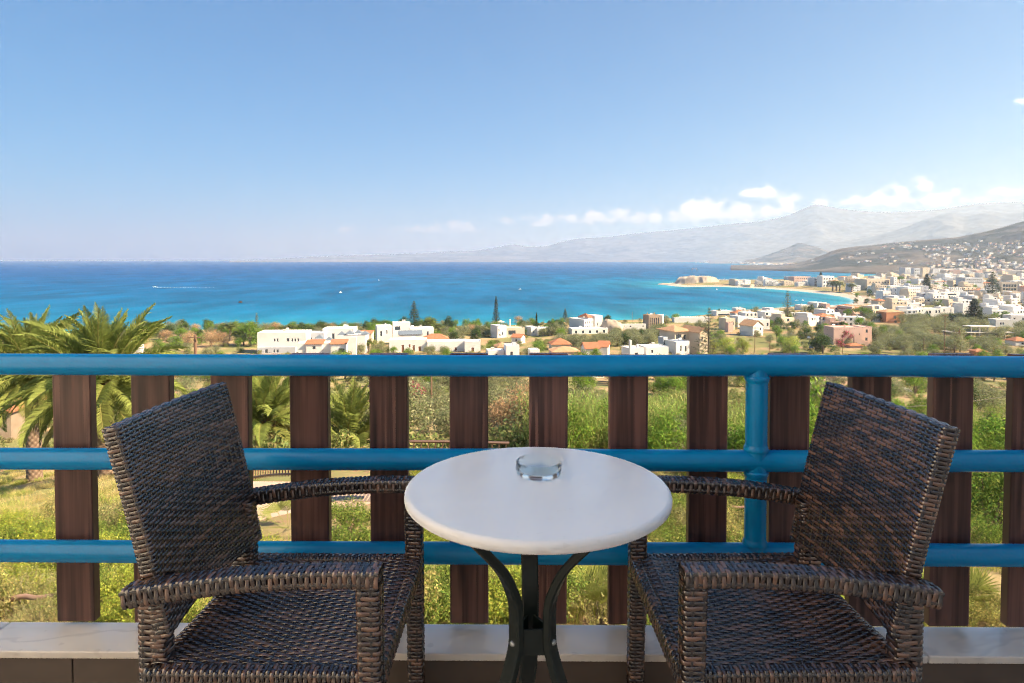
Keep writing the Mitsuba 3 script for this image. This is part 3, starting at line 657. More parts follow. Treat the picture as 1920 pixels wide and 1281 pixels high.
def umbrella_group(key, seed):
    r = rng(seed); h, w = 10.0, 11.0
    blobs = [(math.cos(k * 2.4) * math.sqrt(k / 12) * w * .36, math.sin(k * 2.4) * math.sqrt(k / 12) * w * .36, h - 2.2 - 0.8 * (k / 12) + r.uniform(-.3, .3), w * .17, 0.75) for k in range(13)]
    P, N, i = blob_points(blobs, 3600, r, 0.4); v, f = leaf_quads(P, N, 0.36, 0.16, r)
    lm = [tube([(0, 0, -1), (0.2, 0, h * .35), (0, 0.1, h * .6)], [.3, .24, .18], 8)] + [tube([(0, 0.1, h * .55), (b[0] * .6, b[1] * .6, h * .68), (b[0], b[1], b[2])], [.13, .1, .04], 5) for b in blobs[1:12:2]]
    m = cat_(*lm)
    group(key, [('crown', mikit.ply((v, f), 'm_leaf', color=leaf_colors(3600, (0.075, 0.125, 0.024), r, .3))), ('trunk', mikit.ply(m, 'm_bark', smooth=True, color=bark(m.vertices)))])
umbrella_group('g_umbrella', 8)

# palm fronds
def frond_mesh(L, arch, n, seed, wl, droop, spread=0.55, wind=0.0, yellow=0.0, lw=0.0135):
    """one feathered palm leaf from the origin along +x; arch bends it down, wind pushes it to +y"""
    r = rng(seed); t = np.linspace(0, 1, 26)
    ang = 0.0 - arch * t ** 1.6
    dx, dz = np.cos(ang), np.sin(ang)
    x = np.concatenate([[0], np.cumsum((dx[1:] + dx[:-1]) / 2)]) / 25 * L; z = np.concatenate([[0], np.cumsum((dz[1:] + dz[:-1]) / 2)]) / 25 * L
    y = wind * L * t ** 2.2
    cen = np.stack([x, y, z], 1); rad = 0.020 * (1 - t * 0.85) * L / 2.6 + 0.003
    st = tube(cen, rad, 5, False)
    g = 1 + r.normal(0, .05)
    V, F, C = [st.vertices], [st.faces], [np.repeat(np.array([[0.34, 0.31, 0.11]]) * g, len(st.vertices), 0)]
    nv = len(st.vertices)
    tg = np.gradient(cen, axis=0); tg /= np.linalg.norm(tg, axis=1, keepdims=True)
    for s in (-1, 1):
        u = np.linspace(0.10, 0.995, n) + r.normal(0, 0.004, n); u = np.clip(u, 0.08, 1)
        base = np.stack([np.interp(u, t, cen[:, k]) for k in range(3)], 1); d = np.stack([np.interp(u, t, tg[:, k]) for k in range(3)], 1)
        side = np.cross(d, [0, 0, 1.0]); side /= np.linalg.norm(side, axis=1, keepdims=True); upv = np.cross(side, d)
        ll = wl * np.clip(np.sin(PI * np.clip(u * 0.82 + 0.16, 0, 1)), 0.12, 1) * r.uniform(0.8, 1.1, n)
        lift = spread * r.uniform(0.5, 1.3, n) * np.where(r.random(n) < .15, -0.6, 1)
        fw = 0.55 + 0.75 * u
        d1 = s * -1 * side * 1.0 + upv * lift[:, None] + d * fw[:, None]; d1 /= np.linalg.norm(d1, axis=1, keepdims=True)
        mid = base + d1 * (ll * 0.55)[:, None]
        d2 = d1 + np.array([0, wind * 1.2, -droop]) * r.uniform(0.6, 1.4, (n, 1)) ; d2 /= np.linalg.norm(d2, axis=1, keepdims=True)
        tip = mid + d2 * (ll * 0.45)[:, None]
        w = np.cross(d1, side * s + upv * 0.4); w /= np.linalg.norm(w, axis=1, keepdims=True); w = w * (lw * L / 2.6)
        v = np.stack([base - w * .6, base + w * .6, mid - w, mid + w, tip], 1).reshape(-1, 3)
        k = np.arange(n)[:, None] * 5 + nv
        F.append(np.vstack([k + [0, 1, 3], k + [0, 3, 2], k + [2, 3, 4]])); V.append(v); nv += 5 * n
        c0 = np.array([0.26, 0.315, 0.085]) * (1 - yellow) + np.array([0.38, 0.31, 0.11]) * yellow
        c = c0 * np.exp(r.normal(0, .22, (n, 1))); C.append(np.clip(np.repeat(c, 5, 0), 0, .9))
    return (np.vstack(V), np.vstack(F)), np.vstack(C)
FR = {}
def frond_dicts():
    out = []
    for k, (arch, wl, droop, spread, wind, yel) in enumerate([(0.55, .46, .35, .75, .10, 0), (0.85, .50, .5, .6, .16, .05), (1.15, .50, .7, .5, .18, .12), (1.5, .48, .9, .45, .12, .25), (0.35, .40, .3, .8, .05, .05), (1.0, .52, .6, .65, -.12, 0.1), (0.9, .40, 1.2, .25, .06, .8)]):
        m, c = frond_mesh(2.6, arch, 125, 200 + k, wl * 1.15, droop, spread, wind, yel); out.append(mikit.ply(m, 'm_leaf', color=c))
    return out
FRONDS = frond_dicts()
def palm_trunk(h, rad, seed):
    nz, na = max(30, int(h / 0.035)), 44; z = np.linspace(-0.4, h, nz); a = np.arange(na) * 2 * PI / na
    Z, A = np.meshgrid(z, a, indexing='ij')
    u = A / (2 * PI) * 9; w = Z / 0.16
    p = np.abs(((u + w * 0.5) % 1) - .5) + np.abs(((u - w * 0.5) % 1) - .5)          # diamonds left by old leaves
    prof = np.interp(z, [-.4, 0, 0.3, h * .6, h - .35, h - .1, h], [1.12, 1.1, 1.0, .96, 1.08, 1.12, .7])[:, None]
    R_ = rad * prof * (1 + 0.14 * (0.5 - p) + 0.05 * (meshkit.noise(np.stack([Z * 9, A * 4, 0 * Z], -1)) - .5))
    v = np.stack([np.cos(A) * R_, np.sin(A) * R_, Z], -1).reshape(-1, 3)
    g = grid_faces(nz, na); extra = np.arange(nz - 1)[:, None] * na + na - 1; o = extra - na + 1
    f = np.vstack([g, np.hstack([extra, o, o + na]), np.hstack([extra, o + na, extra + na])])
    col = np.array([0.17, 0.115, 0.08]) + (np.array([0.40, 0.30, 0.22]) - np.array([0.17, 0.115, 0.08])) * np.clip((p.reshape(-1, 1) - .35) * 1.5, 0, 1)
    return (v, f), col
def palm(label, x, y, h, rad, L, n, seed, lean=0, grp=None):
    r = rng(seed); key = numbered('palm_tree'); tag(key, label, 'palm tree', grp)
    z0 = float(ground_z(np.array([x]), np.array([y]))[0])
    if h > 0.3:
        (v, f), col = palm_trunk(h, rad, seed)
        put('trunk', (v + [x, y, z0], f), 'm_bark', parent=key, color=col, smooth=True)
        # stubs of cut leaves below the crown
        st = []
        for k in range(34):
            a = k * 2.399; zz = h - 0.55 + 0.5 * k / 34; st.append(tube([(math.cos(a) * rad * .9, math.sin(a) * rad * .9, zz), (math.cos(a) * (rad + .22), math.sin(a) * (rad + .22), zz + .22)], [.05, .03], 5))
        m = cat_(*st); m.apply_translation((x, y, z0))
        put('leaf_bases', (m.vertices, m.faces), 'm_bark', parent=key, color=bark(m.vertices, (0.24, 0.15, 0.07), (0.46, 0.32, 0.15)), smooth=True)
        labels[f'{key}__leaf_bases'] = {'kind': 'stuff'}
    for k in range(n):
        q = (k + .5) / n; az = math.degrees(k * 2.39996) + r.uniform(-9, 9); el = 88 - 114 * q ** 1.35 + r.uniform(-8, 8)
        v = int(r.choice([0, 1, 4], p=[.45, .3, .25]) if q < .4 else (r.choice([1, 2, 5]) if q < .8 else r.choice([2, 3, 6], p=[.4, .4, .2])))
        s = L / 2.6 * r.uniform(.85, 1.08) * (0.78 + 0.22 * min(1, q * 4))
        d = dict(FRONDS[v]); rr = rad * 0.55
        d['to_world'] = T().translate([x + rr * math.cos(math.radians(az)), y + rr * math.sin(math.radians(az)), z0 + h - 0.05 - 0.25 * q]).rotate([0, 0, 1], az).rotate([0, 1, 0], -el).rotate([1, 0, 0], float(r.uniform(-22, 22))).scale([s, s, s])
        scene[numbered(f'{key}__frond')] = d
def palm_at(label, px, pyb, pyt, rad, L, n, seed, d=None, grp=None):
    """palm whose trunk stands at column px on the ground, its trunk top at row pyt"""
    if d is None: g, d = ground_hit(px, pyb)
    else: g = at(px, pyb, d)
    h = at(px, pyt, d)[2] - float(ground_z(np.array([g[0]]), np.array([g[1]]))[0])
    palm(label, g[0], g[1], h, rad, L, n, seed, grp=grp)
palm_at('stout date palm with thick scarred trunk and wind blown fronds at the far left', 56, 905, 700, 0.38, 4.1, 76, 1)
palm_at('stout date palm behind the left chair back, second from the left', 190, 902, 716, 0.38, 4.1, 76, 2)
palm_at('palm reaching its fronds in from the left edge of the view', -110, 900, 700, 0.36, 4.2, 60, 3)
palm_at('smaller date palm with a short trunk right of the left chair back', 494, 876, 786, 0.44, 3.0, 60, 4)
palm_at('young trunkless palm with upright fronds left of the table', 652, 838, 826, 0.22, 3.9, 50, 5)

# ------------------------------------------------------------------ near shrubs, reeds and grass
def shrub_group(key, h, w, n, leaf, asp, base, seed, alt=None, alt_p=0.2, stems=14, droop=0.0, spread=0.3):
    r = rng(seed); blobs = [(0, 0, h * .45, w * .3, h / w * .9)]
    for k in range(11):
        a = k * 2.4; q = math.sqrt((k + 1) / 12) * w * .36
        blobs.append((math.cos(a) * q, math.sin(a) * q, h * r.uniform(.3, .72), w * r.uniform(.13, .2), 0.9))
    P, N, i = blob_points(blobs, n, r, 0.5); P[:, 2] = np.maximum(P[:, 2], 0.02 * h)
    # leaves gathered along short sprigs
    m = n // 7; cen = P[:m]; out = cen - [0, 0, h * .2]; out /= np.linalg.norm(out, axis=1, keepdims=True); out = out + r.normal(0, .35, (m, 3)) + [0, 0, .5]; out /= np.linalg.norm(out, axis=1, keepdims=True)
    q = np.tile(np.linspace(0, 1, 7), m); ii = np.repeat(np.arange(m), 7)
    P2 = cen[ii] + out[ii] * (q * leaf * 3.2)[:, None] + r.normal(0, leaf * .25, (m * 7, 3))
    N2 = out[ii] * .7 + r.normal(0, .6, (m * 7, 3)); v, f = leaf_quads(P2, N2, leaf * (1.15 - .35 * q), leaf * asp * (1.15 - .3 * q), r, droop=droop)
    tint = np.repeat(np.exp(r.normal(0, .18, (m, 1))), 28, 0)
    c = np.clip(leaf_colors(m * 7, base, r, spread, alt, alt_p) * tint, .004, .9)
    lm = [tube([(0, 0, -.15), tuple(cen[k] * [.4, .4, .5]), tuple(cen[k])], [.012, .008, .003], 4, False) for k in range(stems)]
    mm = cat_(*lm)
    group(key, [('foliage', mikit.ply((v, f), 'm_leaf', color=c)), ('stem', mikit.ply(mm, 'm_bark', smooth=True, color=bark(mm.vertices)))])
shrub_group('g_shrub_0', 1.0, 1.5, 5200, .052, .42, (0.185, 0.225, 0.038), 1, (0.34, 0.33, 0.07), .3)
shrub_group('g_shrub_1', 0.9, 1.4, 5200, .046, .5, (0.105, 0.150, 0.034), 2, (0.22, 0.24, 0.06), .25)
shrub_group('g_shrub_2', 1.1, 1.5, 4600, .066, .30, (0.17, 0.175, 0.06), 3, (0.36, 0.30, 0.12), .35)
shrub_group('g_shrub_3', 1.3, 1.6, 5200, .045, .5, (0.075, 0.120, 0.026), 4, (0.19, 0.22, 0.05), .2)
shrub_group('g_shrub_4', 0.9, 1.5, 4600, .036, .45, (0.20, 0.20, 0.085), 5, (0.30, 0.26, 0.13), .3)
def blades_group(key, n, h, w, width, base, seed, alt=None, alt_p=.2, bend=.5, rad=.5, spread=.25, seg=3):
    r = rng(seed); a = r.uniform(0, 2 * PI, n); q = np.sqrt(r.random(n)) * rad
    b = np.stack([np.cos(a) * q, np.sin(a) * q, 0 * a - .05], 1); th = a + r.normal(0, .9, n)
    o = np.stack([np.cos(th), np.sin(th), 0 * th], 1); L = h * r.uniform(.55, 1.1, n); bd = bend * r.uniform(.2, 1.3, n)
    sd = np.stack([-np.sin(th), np.cos(th), 0 * th], 1) * (width / 2); V = []
    for s in range(seg + 1):
        t = s / seg; c = b + np.array([0, 0, 1.0]) * (L * t * (1 - .35 * bd * t))[:, None] + o * (L * bd * t * t * .8 + .1 * L * t)[:, None]
        wd = 1 - .85 * t if s < seg else 0.06
        V += [c - sd * wd, c + sd * wd]
    v = np.stack(V, 1).reshape(-1, 3); m = 2 * (seg + 1); k = np.arange(n)[:, None] * m
    f = np.vstack([np.vstack([k + [2 * s, 2 * s + 1, 2 * s + 3], k + [2 * s, 2 * s + 3, 2 * s + 2]]) for s in range(seg)])
    group(key, [('blades', mikit.ply((v, f), 'm_leaf', color=leaf_colors(n, base, r, spread, alt, alt_p, rep=m)))])
blades_group('g_grass_dry', 260, .42, 0, .010, (0.40, 0.32, 0.15), 1, (0.24, 0.25, 0.08), .25, rad=.45)
blades_group('g_grass_green', 260, .55, 0, .014, (0.19, 0.23, 0.05), 2, (0.36, 0.32, 0.12), .25, rad=.5)
def reed_group(key, seed):
    r = rng(seed); Vs, Fs, C, nv = [], [], [], 0
    for k in range(70):
        x, y = r.uniform(-1.4, 1.4, 2); h = r.uniform(1.6, 2.9); ln = r.normal(0, .12, 2)
        top = np.array([x + ln[0] * h, y + ln[1] * h, h])
        st = tube([(x, y, -.2), ((x + top[0]) / 2, (y + top[1]) / 2, h * .52), top], [.012, .010, .004], 3, False); Vs.append(st.vertices); Fs.append(st.faces + nv); nv += len(st.vertices); C.append(np.repeat([[0.30, 0.29, 0.10]], len(st.vertices), 0))
        n = 11; t = np.linspace(.25, 1, n); b = np.array([x, y, 0]) + (top - [x, y, 0]) * t[:, None]; a = np.arange(n) * PI + r.uniform(0, 6.28) + r.normal(0, .5, n)
        o = np.stack([np.cos(a), np.sin(a), 0 * a], 1); sd = np.stack([-np.sin(a), np.cos(a), 0 * a], 1) * .02; L = r.uniform(.35, .6, n)[:, None]
        m = b + (o * .5 + [0, 0, .75]) * L * .55; tip = m + (o * .8 + np.array([0.35, 0, -.1 + 0])) * L * .6
        v = np.stack([b - sd * .5, b + sd * .5, m - sd, m + sd, tip], 1).reshape(-1, 3); kk = np.arange(n)[:, None] * 5 + nv
        Vs.append(v); Fs.append(np.vstack([kk + [0, 1, 3], kk + [0, 3, 2], kk + [2, 3, 4]])); nv += 5 * n
        C.append(leaf_colors(n, (0.165, 0.225, 0.06), r, .25, (0.33, 0.32, .13), .16, rep=5))
    group(key, [('stalks', mikit.ply((np.vstack(Vs), np.vstack(Fs)), 'm_leaf', color=np.vstack(C)))])
for k in range(3): reed_group(f'g_reed_{k}', 30 + k)
def gz(x, y): return float(ground_z(np.array([float(x)]), np.array([float(y)]))[0])

GR = rng(77)
SHR = []
# pavement: a level terrace on the slope left of the table
pv0, dpv = ground_hit(590, 948)
PVZ = pv0[2] + 0.12
PAVE = Polygon([(at(px, py, (EYE[2] - PVZ) * FPX / (py - HZ)))[:2] for px, py in ((400, 1004), (715, 1004), (740, 910), (440, 906))])
def terrace():
    from shapely import affinity
    k = put('terrace', trimesh.creation.extrude_polygon(PAVE, 0.9, engine='earcut').apply_translation((0, 0, PVZ - 0.9)), 'm_pave')
    tag(k, 'pinkish concrete terrace on the slope below the balcony', kind='structure')
    c = at(655, 937, (EYE[2] - PVZ) * FPX / (937 - HZ))
    g = numbered('drain_grate'); tag(g, 'flat grey metal drain grate set in the concrete terrace', 'grate')
    put('frame', cat_(box(c[0] - .75, c[0] + .75, c[1] - .3, c[1] - .26, PVZ + .002, PVZ + .014), box(c[0] - .75, c[0] + .75, c[1] + .26, c[1] + .3, PVZ + .002, PVZ + .014)), 'm_grate', parent=g)
    for i in range(15): put('bar', box(c[0] - .72 + i * .1, c[0] - .66 + i * .1, c[1] - .258, c[1] + .258, PVZ + .003, PVZ + .011), 'm_grate', parent=g)
mottled('m_pave', (0.44, 0.31, 0.235), (0.56, 0.42, 0.33), 1.5)
plain('m_grate', (0.22, 0.17, 0.14), 0.5, 0.4)
terrace()
def shrub_here(px, py, name, gk, label, s, cat='shrub', grp=None, sz=None):
    g, d = ground_hit(px, py)
    k = place(name, gk, g[0], g[1], g[2] - .04, s, GR.uniform(0, 360), s * (sz or 1) * GR.uniform(.9, 1.1)); tag(k, label, cat, grp); return k
# gaps between the slats show the near slope; shrubs fill it but for the terrace and some bare ground
spots = []
for row, dy in ((1195, 0), (1160, 1), (1120, 2), (1080, 3), (1042, 4), (1010, 5), (982, 6), (958, 7), (936, 8)):
    step = 118 - dy * 7
    for px in np.arange(-160, 2080, step):
        spots.append((px + GR.uniform(-.45, .45) * step, row + GR.uniform(-14, 14)))
for px, py in spots:
    g, d = ground_hit(px, py)
    if PAVE.buffer(0.45).contains(shapely.Point(g[0], g[1])): continue
    if 1760 < px < 1990 and 1085 < py < 1185 : continue                      # bare red soil at the right
    if px < 470 and py < 992: continue  # dry grass under the palms
    if 430 < px < 735 and py < 1066: continue
    right, left = px > 1750, px < 330
    gk = 'g_shrub_3' if right and py < 1090 and GR.random() < .75 else str(GR.choice(['g_shrub_0', 'g_shrub_1', 'g_shrub_2', 'g_shrub_4'], p=[.36, .3, .22, .12]))
    s = GR.uniform(.62, 1.0) * (0.95 if py > 1100 else 1.05)
    k = place('shrub', gk, g[0], g[1], g[2] - .05, s, GR.uniform(0, 360), s * GR.uniform(.8, 1.1))
    lab = {'g_shrub_0': 'bright green leafy shrub', 'g_shrub_1': 'mid green small leaved shrub', 'g_shrub_2': 'narrow leaved yellow green shrub', 'g_shrub_3': 'dark green dense shrub', 'g_shrub_4': 'pale olive green shrub'}[gk]
    tag(k, lab, 'shrub', lab + 's on the near slope'); SHR.append((k, lab, px, py, d))
for px, py, gk, s, lab in ((1868, 1045, 'g_shrub_3', 1.9, 'tall dark green bush between the two rightmost slats'), (1960, 1040, 'g_shrub_3', 2.0, 'tall dark bush at the right edge of the slope'), (1800, 1010, 'g_shrub_3', 1.7, 'dark bush behind the right chair back'),
                           (205, 1008, 'g_shrub_4', 1.15, 'round pale green bush right of the leftmost slat'), (655, 1012, 'g_shrub_1', .9, 'bush of yellow green leaves in front of the concrete terrace')):
    shrub_here(px, py, 'bush', gk, lab, s, 'bush')
# grass over everything near
n = 0
for _ in range(520):
    px, py = GR.uniform(-150, 2070), 890 + 300 * GR.random() ** 0.8
    if 430 < px < 735 and py < 1040: continue
    g, d = ground_hit(px, py)
    if PAVE.buffer(0.1).contains(shapely.Point(g[0], g[1])): continue
    if 1760 < px < 1990 and 1085 < py < 1185 and GR.random() < .8: continue
    dry = px < 470 and py < 1000 or GR.random() < .5
    strew('dry_grass' if dry else 'green_grass', 'g_grass_dry' if dry else 'g_grass_green', g[0], g[1], g[2], GR.uniform(.6, 1.1), GR.uniform(0, 360))
    n += 1
for _ in range(420):
    px, py = GR.uniform(-120, 475), GR.uniform(868, 1000); g, d = ground_hit(px, py)
    if not PAVE.buffer(0.1).contains(shapely.Point(g[0], g[1])): strew('dry_grass', 'g_grass_dry' if GR.random() < .8 else 'g_grass_green', g[0], g[1], g[2], GR.uniform(.5, 1.0), GR.uniform(0, 360), GR.uniform(.3, .7))
tag('dry_grass', 'dry yellow grass on the near slope', kind='stuff'); tag('green_grass', 'green grass between the near shrubs', kind='stuff')
# spiky fan palms low down
def spiky(px, py, s, label, seed, dy=0):
    r = rng(seed); g, d = ground_hit(px, py); key = numbered('fan_palm'); tag(key, label, 'plant')
    for k in range(9):
        az, el = k * 40 + r.uniform(-12, 12), r.uniform(28, 80)
        a = np.radians(az); e = np.radians(el); o = np.array([math.cos(a) * math.cos(e), math.sin(a) * math.cos(e), math.sin(e)]); sd = np.array([-math.sin(a), math.cos(a), 0]); up = np.cross(sd, o) * -1
        base = np.array([g[0], g[1], g[2]]) + o * .42 * s; V = [base - sd * .008, base + sd * .008, np.array([g[0], g[1], g[2] - .05])]; F = [[0, 1, 2]]
        for q in np.linspace(-1.25, 1.25, 17):
            dr_ = o * math.cos(q) + sd * math.sin(q); w = np.cross(dr_, up) * .013 * s; L = .42 * s * r.uniform(.85, 1.1); n0 = len(V)
            V += [base, base + dr_ * L * .5 - w, base + dr_ * L * .5 + w, base + dr_ * L - up * .05 * s]; F += [[n0, n0 + 1, n0 + 2], [n0 + 1, n0 + 3, n0 + 2]]
        c = np.repeat(np.array([[0.27, 0.30, 0.08]]) * r.uniform(.8, 1.2), len(V), 0)
        put('frond', (np.array(V), np.array(F)), 'm_leaf', parent=key, color=c)
spiky(1835, 1165, 1.0, 'spiky fan palm on bare red soil at the lower right', 1)
spiky(535, 1000, 1.1, 'spiky fan palm in front of the concrete terrace', 2)
spiky(1120, 1180, 1.0, 'spiky pale fan palm beyond the ledge right of the table base', 3)
spiky(800, 1015, 1.1, 'spiky plant behind the left edge of the table top', 4)
spiky(1370, 985, 1.3, 'spiky fan palm left of the blue railing post', 5)
# fallen branches
def branch(pts, rad, label):
    P = []
    for px, py, h in pts:
        g, d = ground_hit(px, py); P.append(g + [0, 0, h])
    P = np.array(P); tt = np.linspace(0, 1, len(P)); u = np.linspace(0, 1, 26); q = np.stack([np.interp(u, tt, P[:, k]) for k in range(3)], 1)
    q += (meshkit.noise(np.stack([u * 9, u * 0, u * 0], -1)[:, None, :].repeat(3, 1) + np.arange(3)[None, :, None] * 7) - .5) * rad * 3
    m = tube(q, rad * (1 - .5 * u), 8); k = put('fallen_branch', (m.vertices, m.faces), 'm_bark', color=bark(m.vertices, (0.20, 0.12, 0.09), (0.40, 0.27, 0.21), 12), smooth=True); tag(k, label, 'branch')
branch([(960, 1112, .55), (1060, 1085, .62), (1150, 1068, .6), (1215, 1075, .5)], .035, 'bare brown branch lying across the shrubs behind the table base')
branch([(930, 1112, .42), (985, 1098, .5), (1010, 1090, .5)], .03, 'short broken branch behind the left leg of the table')
branch([(-40, 1178, .22), (60, 1170, .26), (150, 1166, .24), (255, 1168, .22)], .045, 'long brown log lying beyond the ledge at the lower left')
branch([(1380, 1005, .5), (1440, 1010, .5), (1520, 1015, .45)], .03, 'thin branch behind the blue railing post')

# ------------------------------------------------------------------ the slope: reeds, olives, bushes
for _ in range(100):
    px, py = GR.uniform(1015, 1450), GR.uniform(762, 868)
    if px > 1400 and py > 850: continue
    g, d = ground_hit(px, py); s = GR.uniform(.6, .95)
    strew('reed_bed', f'g_reed_{GR.integers(3)}', g[0], g[1], g[2], s, GR.uniform(0, 360))
for _ in range(16):
    px, py = GR.uniform(1780, 1900), GR.uniform(770, 860)
    g, d = ground_hit(px, py); s = GR.uniform(.7, 1.0)
    strew('reed_bed', f'g_reed_{GR.integers(3)}', g[0], g[1], g[2], s, GR.uniform(0, 360))
tag('reed_bed', 'yellow green reeds growing thick on the slope behind the table', kind='stuff')
def trees(name, gks, pts, label, cat, grp, lo=.7, hi=1.1):
    for px, py in pts:
        g, d = ground_hit(px, py); s = GR.uniform(lo, hi)
        k = place(name, str(GR.choice(gks)), g[0], g[1], g[2] - .1, s, GR.uniform(0, 360), s * GR.uniform(.85, 1.1)); tag(k, label, cat, grp); REG.append((k, cat, label, px, py))
def scatter(n, x0, x1, y0, y1, keep=lambda x, y: True):
    out = []; tries = 0
    while len(out) < n and tries < n * 40:
        tries += 1
        x, y = GR.uniform(x0, x1), GR.uniform(y0, y1)
        if keep(x, y) and all(abs(x - a) > 16 * max(.25, (y - 560) / 200) or abs(y - b) > 9 * max(.2, (y - 560) / 200) for a, b in out): out.append((x, y))
    return out
OL = [f'g_olive_{k}' for k in range(4)]; GN = [f'g_green_{k}' for k in range(3)]; TN = [f'g_tan_{k}' for k in range(3)]; DK = ['g_dark_0', 'g_dark_1']; LM = ['g_lime_0', 'g_lime_1']
trees('olive_tree', OL, scatter(26, 740, 1010, 722, 842), 'grey green olive tree on the slope seen through the slats left of the table', 'olive tree', 'olive trees on the slope left of the table', .55, .9)
trees('olive_tree', OL, scatter(12, 1050, 1180, 752, 800), 'grey olive bush behind the reeds', 'olive tree', 'olive bushes behind the reeds', .5, .75)
trees('round_bush', GN + OL[:2], scatter(26, 1030, 1470, 775, 905), 'round leafy bush growing among the reeds', 'bush', 'round bushes among the reeds', .28, .5)
trees('dry_bush', TN, [(965, 800), (985, 822), (940, 835), (1000, 838)], 'dry tan bush between the olives left of the table', 'bush', 'dry bushes left of the table', .45, .7)
trees('green_bush', GN, [(1085, 745), (1105, 742), (1240, 742), (1265, 745), (1290, 738)], 'bright green bush behind the reeds', 'bush', 'bright bushes behind the reeds', .6, .9)
trees('green_bush', GN + DK, scatter(44, 1480, 2060, 770, 905), 'green bush on the slope right of the right chair', 'bush', 'bushes right of the right chair', .45, .8)
def single(name, gk, px, pyb, pyt, h0, label, cat='tree', w=1.0, d=None, rz=None):
    """a tree whose foot is at row pyb and whose top is at row pyt"""
    if d is None: g, d = ground_hit(px, pyb)
    else: g = at(px, pyb, d); g[2] = gz(g[0], g[1])
    h = at(px, pyt, d)[2] - g[2]; s = h / h0
    k = place(name, gk, g[0], g[1], g[2], s * w, GR.uniform(0, 360) if rz is None else rz, s); tag(k, label, cat)
single('norfolk_pine', 'g_norfolk', 776, 628, 565, 16, 'dark tiered pine behind the white cluster of houses', 'pine tree', 1.0)
single('norfolk_pine', 'g_norfolk_thin', 480, 640, 587, 16, 'thin sparse tiered pine left of the long white hotel', 'pine tree', .8)
single('norfolk_pine', 'g_column_pine', 930, 612, 555, 14, 'tall dark columnar pine beside the white house with the parasol', 'pine tree', 1.0)
single('norfolk_pine', 'g_norfolk', 1060, 606, 578, 16, 'small tiered pine left of the white hotel by the sea', 'pine tree', .9)
single('cypress', 'g_cypress', 1006, 610, 587, 9, 'slim dark cypress by the white houses near the sea', 'cypress')
single('norfolk_pine', 'g_norfolk_thin', 1330, 664, 578, 16, 'pale sparse tiered pine beside the big tile roofed house', 'pine tree', 1.1, d=290)
single('norfolk_pine', 'g_norfolk_thin', 1478, 610, 545, 16, 'tall sparse tiered pine in front of the bay', 'pine tree', 1.0)
single('norfolk_pine', 'g_norfolk_dense', 1738, 562, 514, 16, 'dense dark pine in front of the white hotel in town', 'pine tree', 1.0)
single('norfolk_pine', 'g_norfolk_dense', 1539, 536, 509, 16, 'dark pine by the waterfront houses of the harbour', 'pine tree', .9)
single('norfolk_pine', 'g_norfolk_thin', 1771, 556, 527, 16, 'brownish sparse pine right of the dense dark pine in town', 'pine tree', 1.0)
single('norfolk_pine', 'g_norfolk', 1862, 566, 510, 16, 'tall wide pine at the right end of the town', 'pine tree', 1.15)
single('norfolk_pine', 'g_norfolk_dense', 1828, 608, 560, 16, 'broad dark pine above the olive grove at the right', 'pine tree', 1.5)
single('umbrella_pine', 'g_umbrella', 1616, 608, 572, 10, 'green umbrella pine left of the orange brick house', 'pine tree', 1.15)
single('umbrella_pine', 'g_umbrella', 1687, 536, 516, 10, 'umbrella pine behind the white tower in town', 'pine tree', 1.0)
single('umbrella_pine', 'g_umbrella', 722, 622, 598, 10, 'flat topped pine behind the white cluster of houses', 'pine tree', 1.3)
def far_palm(seed):
    r = rng(seed); V, F, C, nv = [], [], [], 0
    for k in range(30):
        m, c = frond_mesh(2.6, .9 + .5 * k / 30, 16, seed * 50 + k, .6, .5, .4, lw=.055); v = m[0].copy()
        el, az = math.radians(80 - 100 * k / 30), k * 2.4
        ce, se, ca, sa = math.cos(el), math.sin(el), math.cos(az), math.sin(az)
        x, y, z = v[:, 0] * ce - v[:, 2] * se, v[:, 1] * 1.8, v[:, 0] * se + v[:, 2] * ce
        V.append(np.stack([x * ca - y * sa, x * sa + y * ca, z + 5], 1)); F.append(m[1] + nv); C.append(c * .6); nv += len(v)
    t = tube([(0, 0, -.5), (.05, 0, 2.5), (0, 0, 5)], [.32, .26, .3], 8)
    group('g_far_palm', [('crown', mikit.ply((np.vstack(V), np.vstack(F)), 'm_leaf', color=np.vstack(C))), ('trunk', mikit.ply(t, 'm_bark', smooth=True, color=bark(t.vertices)))])
far_palm(3)
for px, pyb, pyt, lab in ((806, 626, 598, 'palm tree right of the dark tiered pine'), (822, 630, 608, 'smaller brownish palm right of the first palm by the pine'), (690, 662, 637, 'palm between the two white hotel blocks'), (545, 634, 610, 'palm behind the long white hotel'), (575, 632, 609, 'second palm behind the long white hotel'), (600, 632, 610, 'third palm behind the long white hotel'),
                          (528, 634, 612, 'palm behind the left end of the long white hotel'), (447, 650, 618, 'palm left of the green trees near the shore'), (430, 640, 604, 'palm behind the orange roofed shore house'), (1562, 546, 528, 'tall palm on the beach front'), (1569, 546, 527, 'second tall palm on the beach front'), (1575, 547, 530, 'third tall palm on the beach front'), (1598, 548, 532, 'palm at the right of the beach front')):
    single('palm_tree', 'g_far_palm', px, pyb, pyt - 3, 7.4, lab, 'palm tree', 1.75)
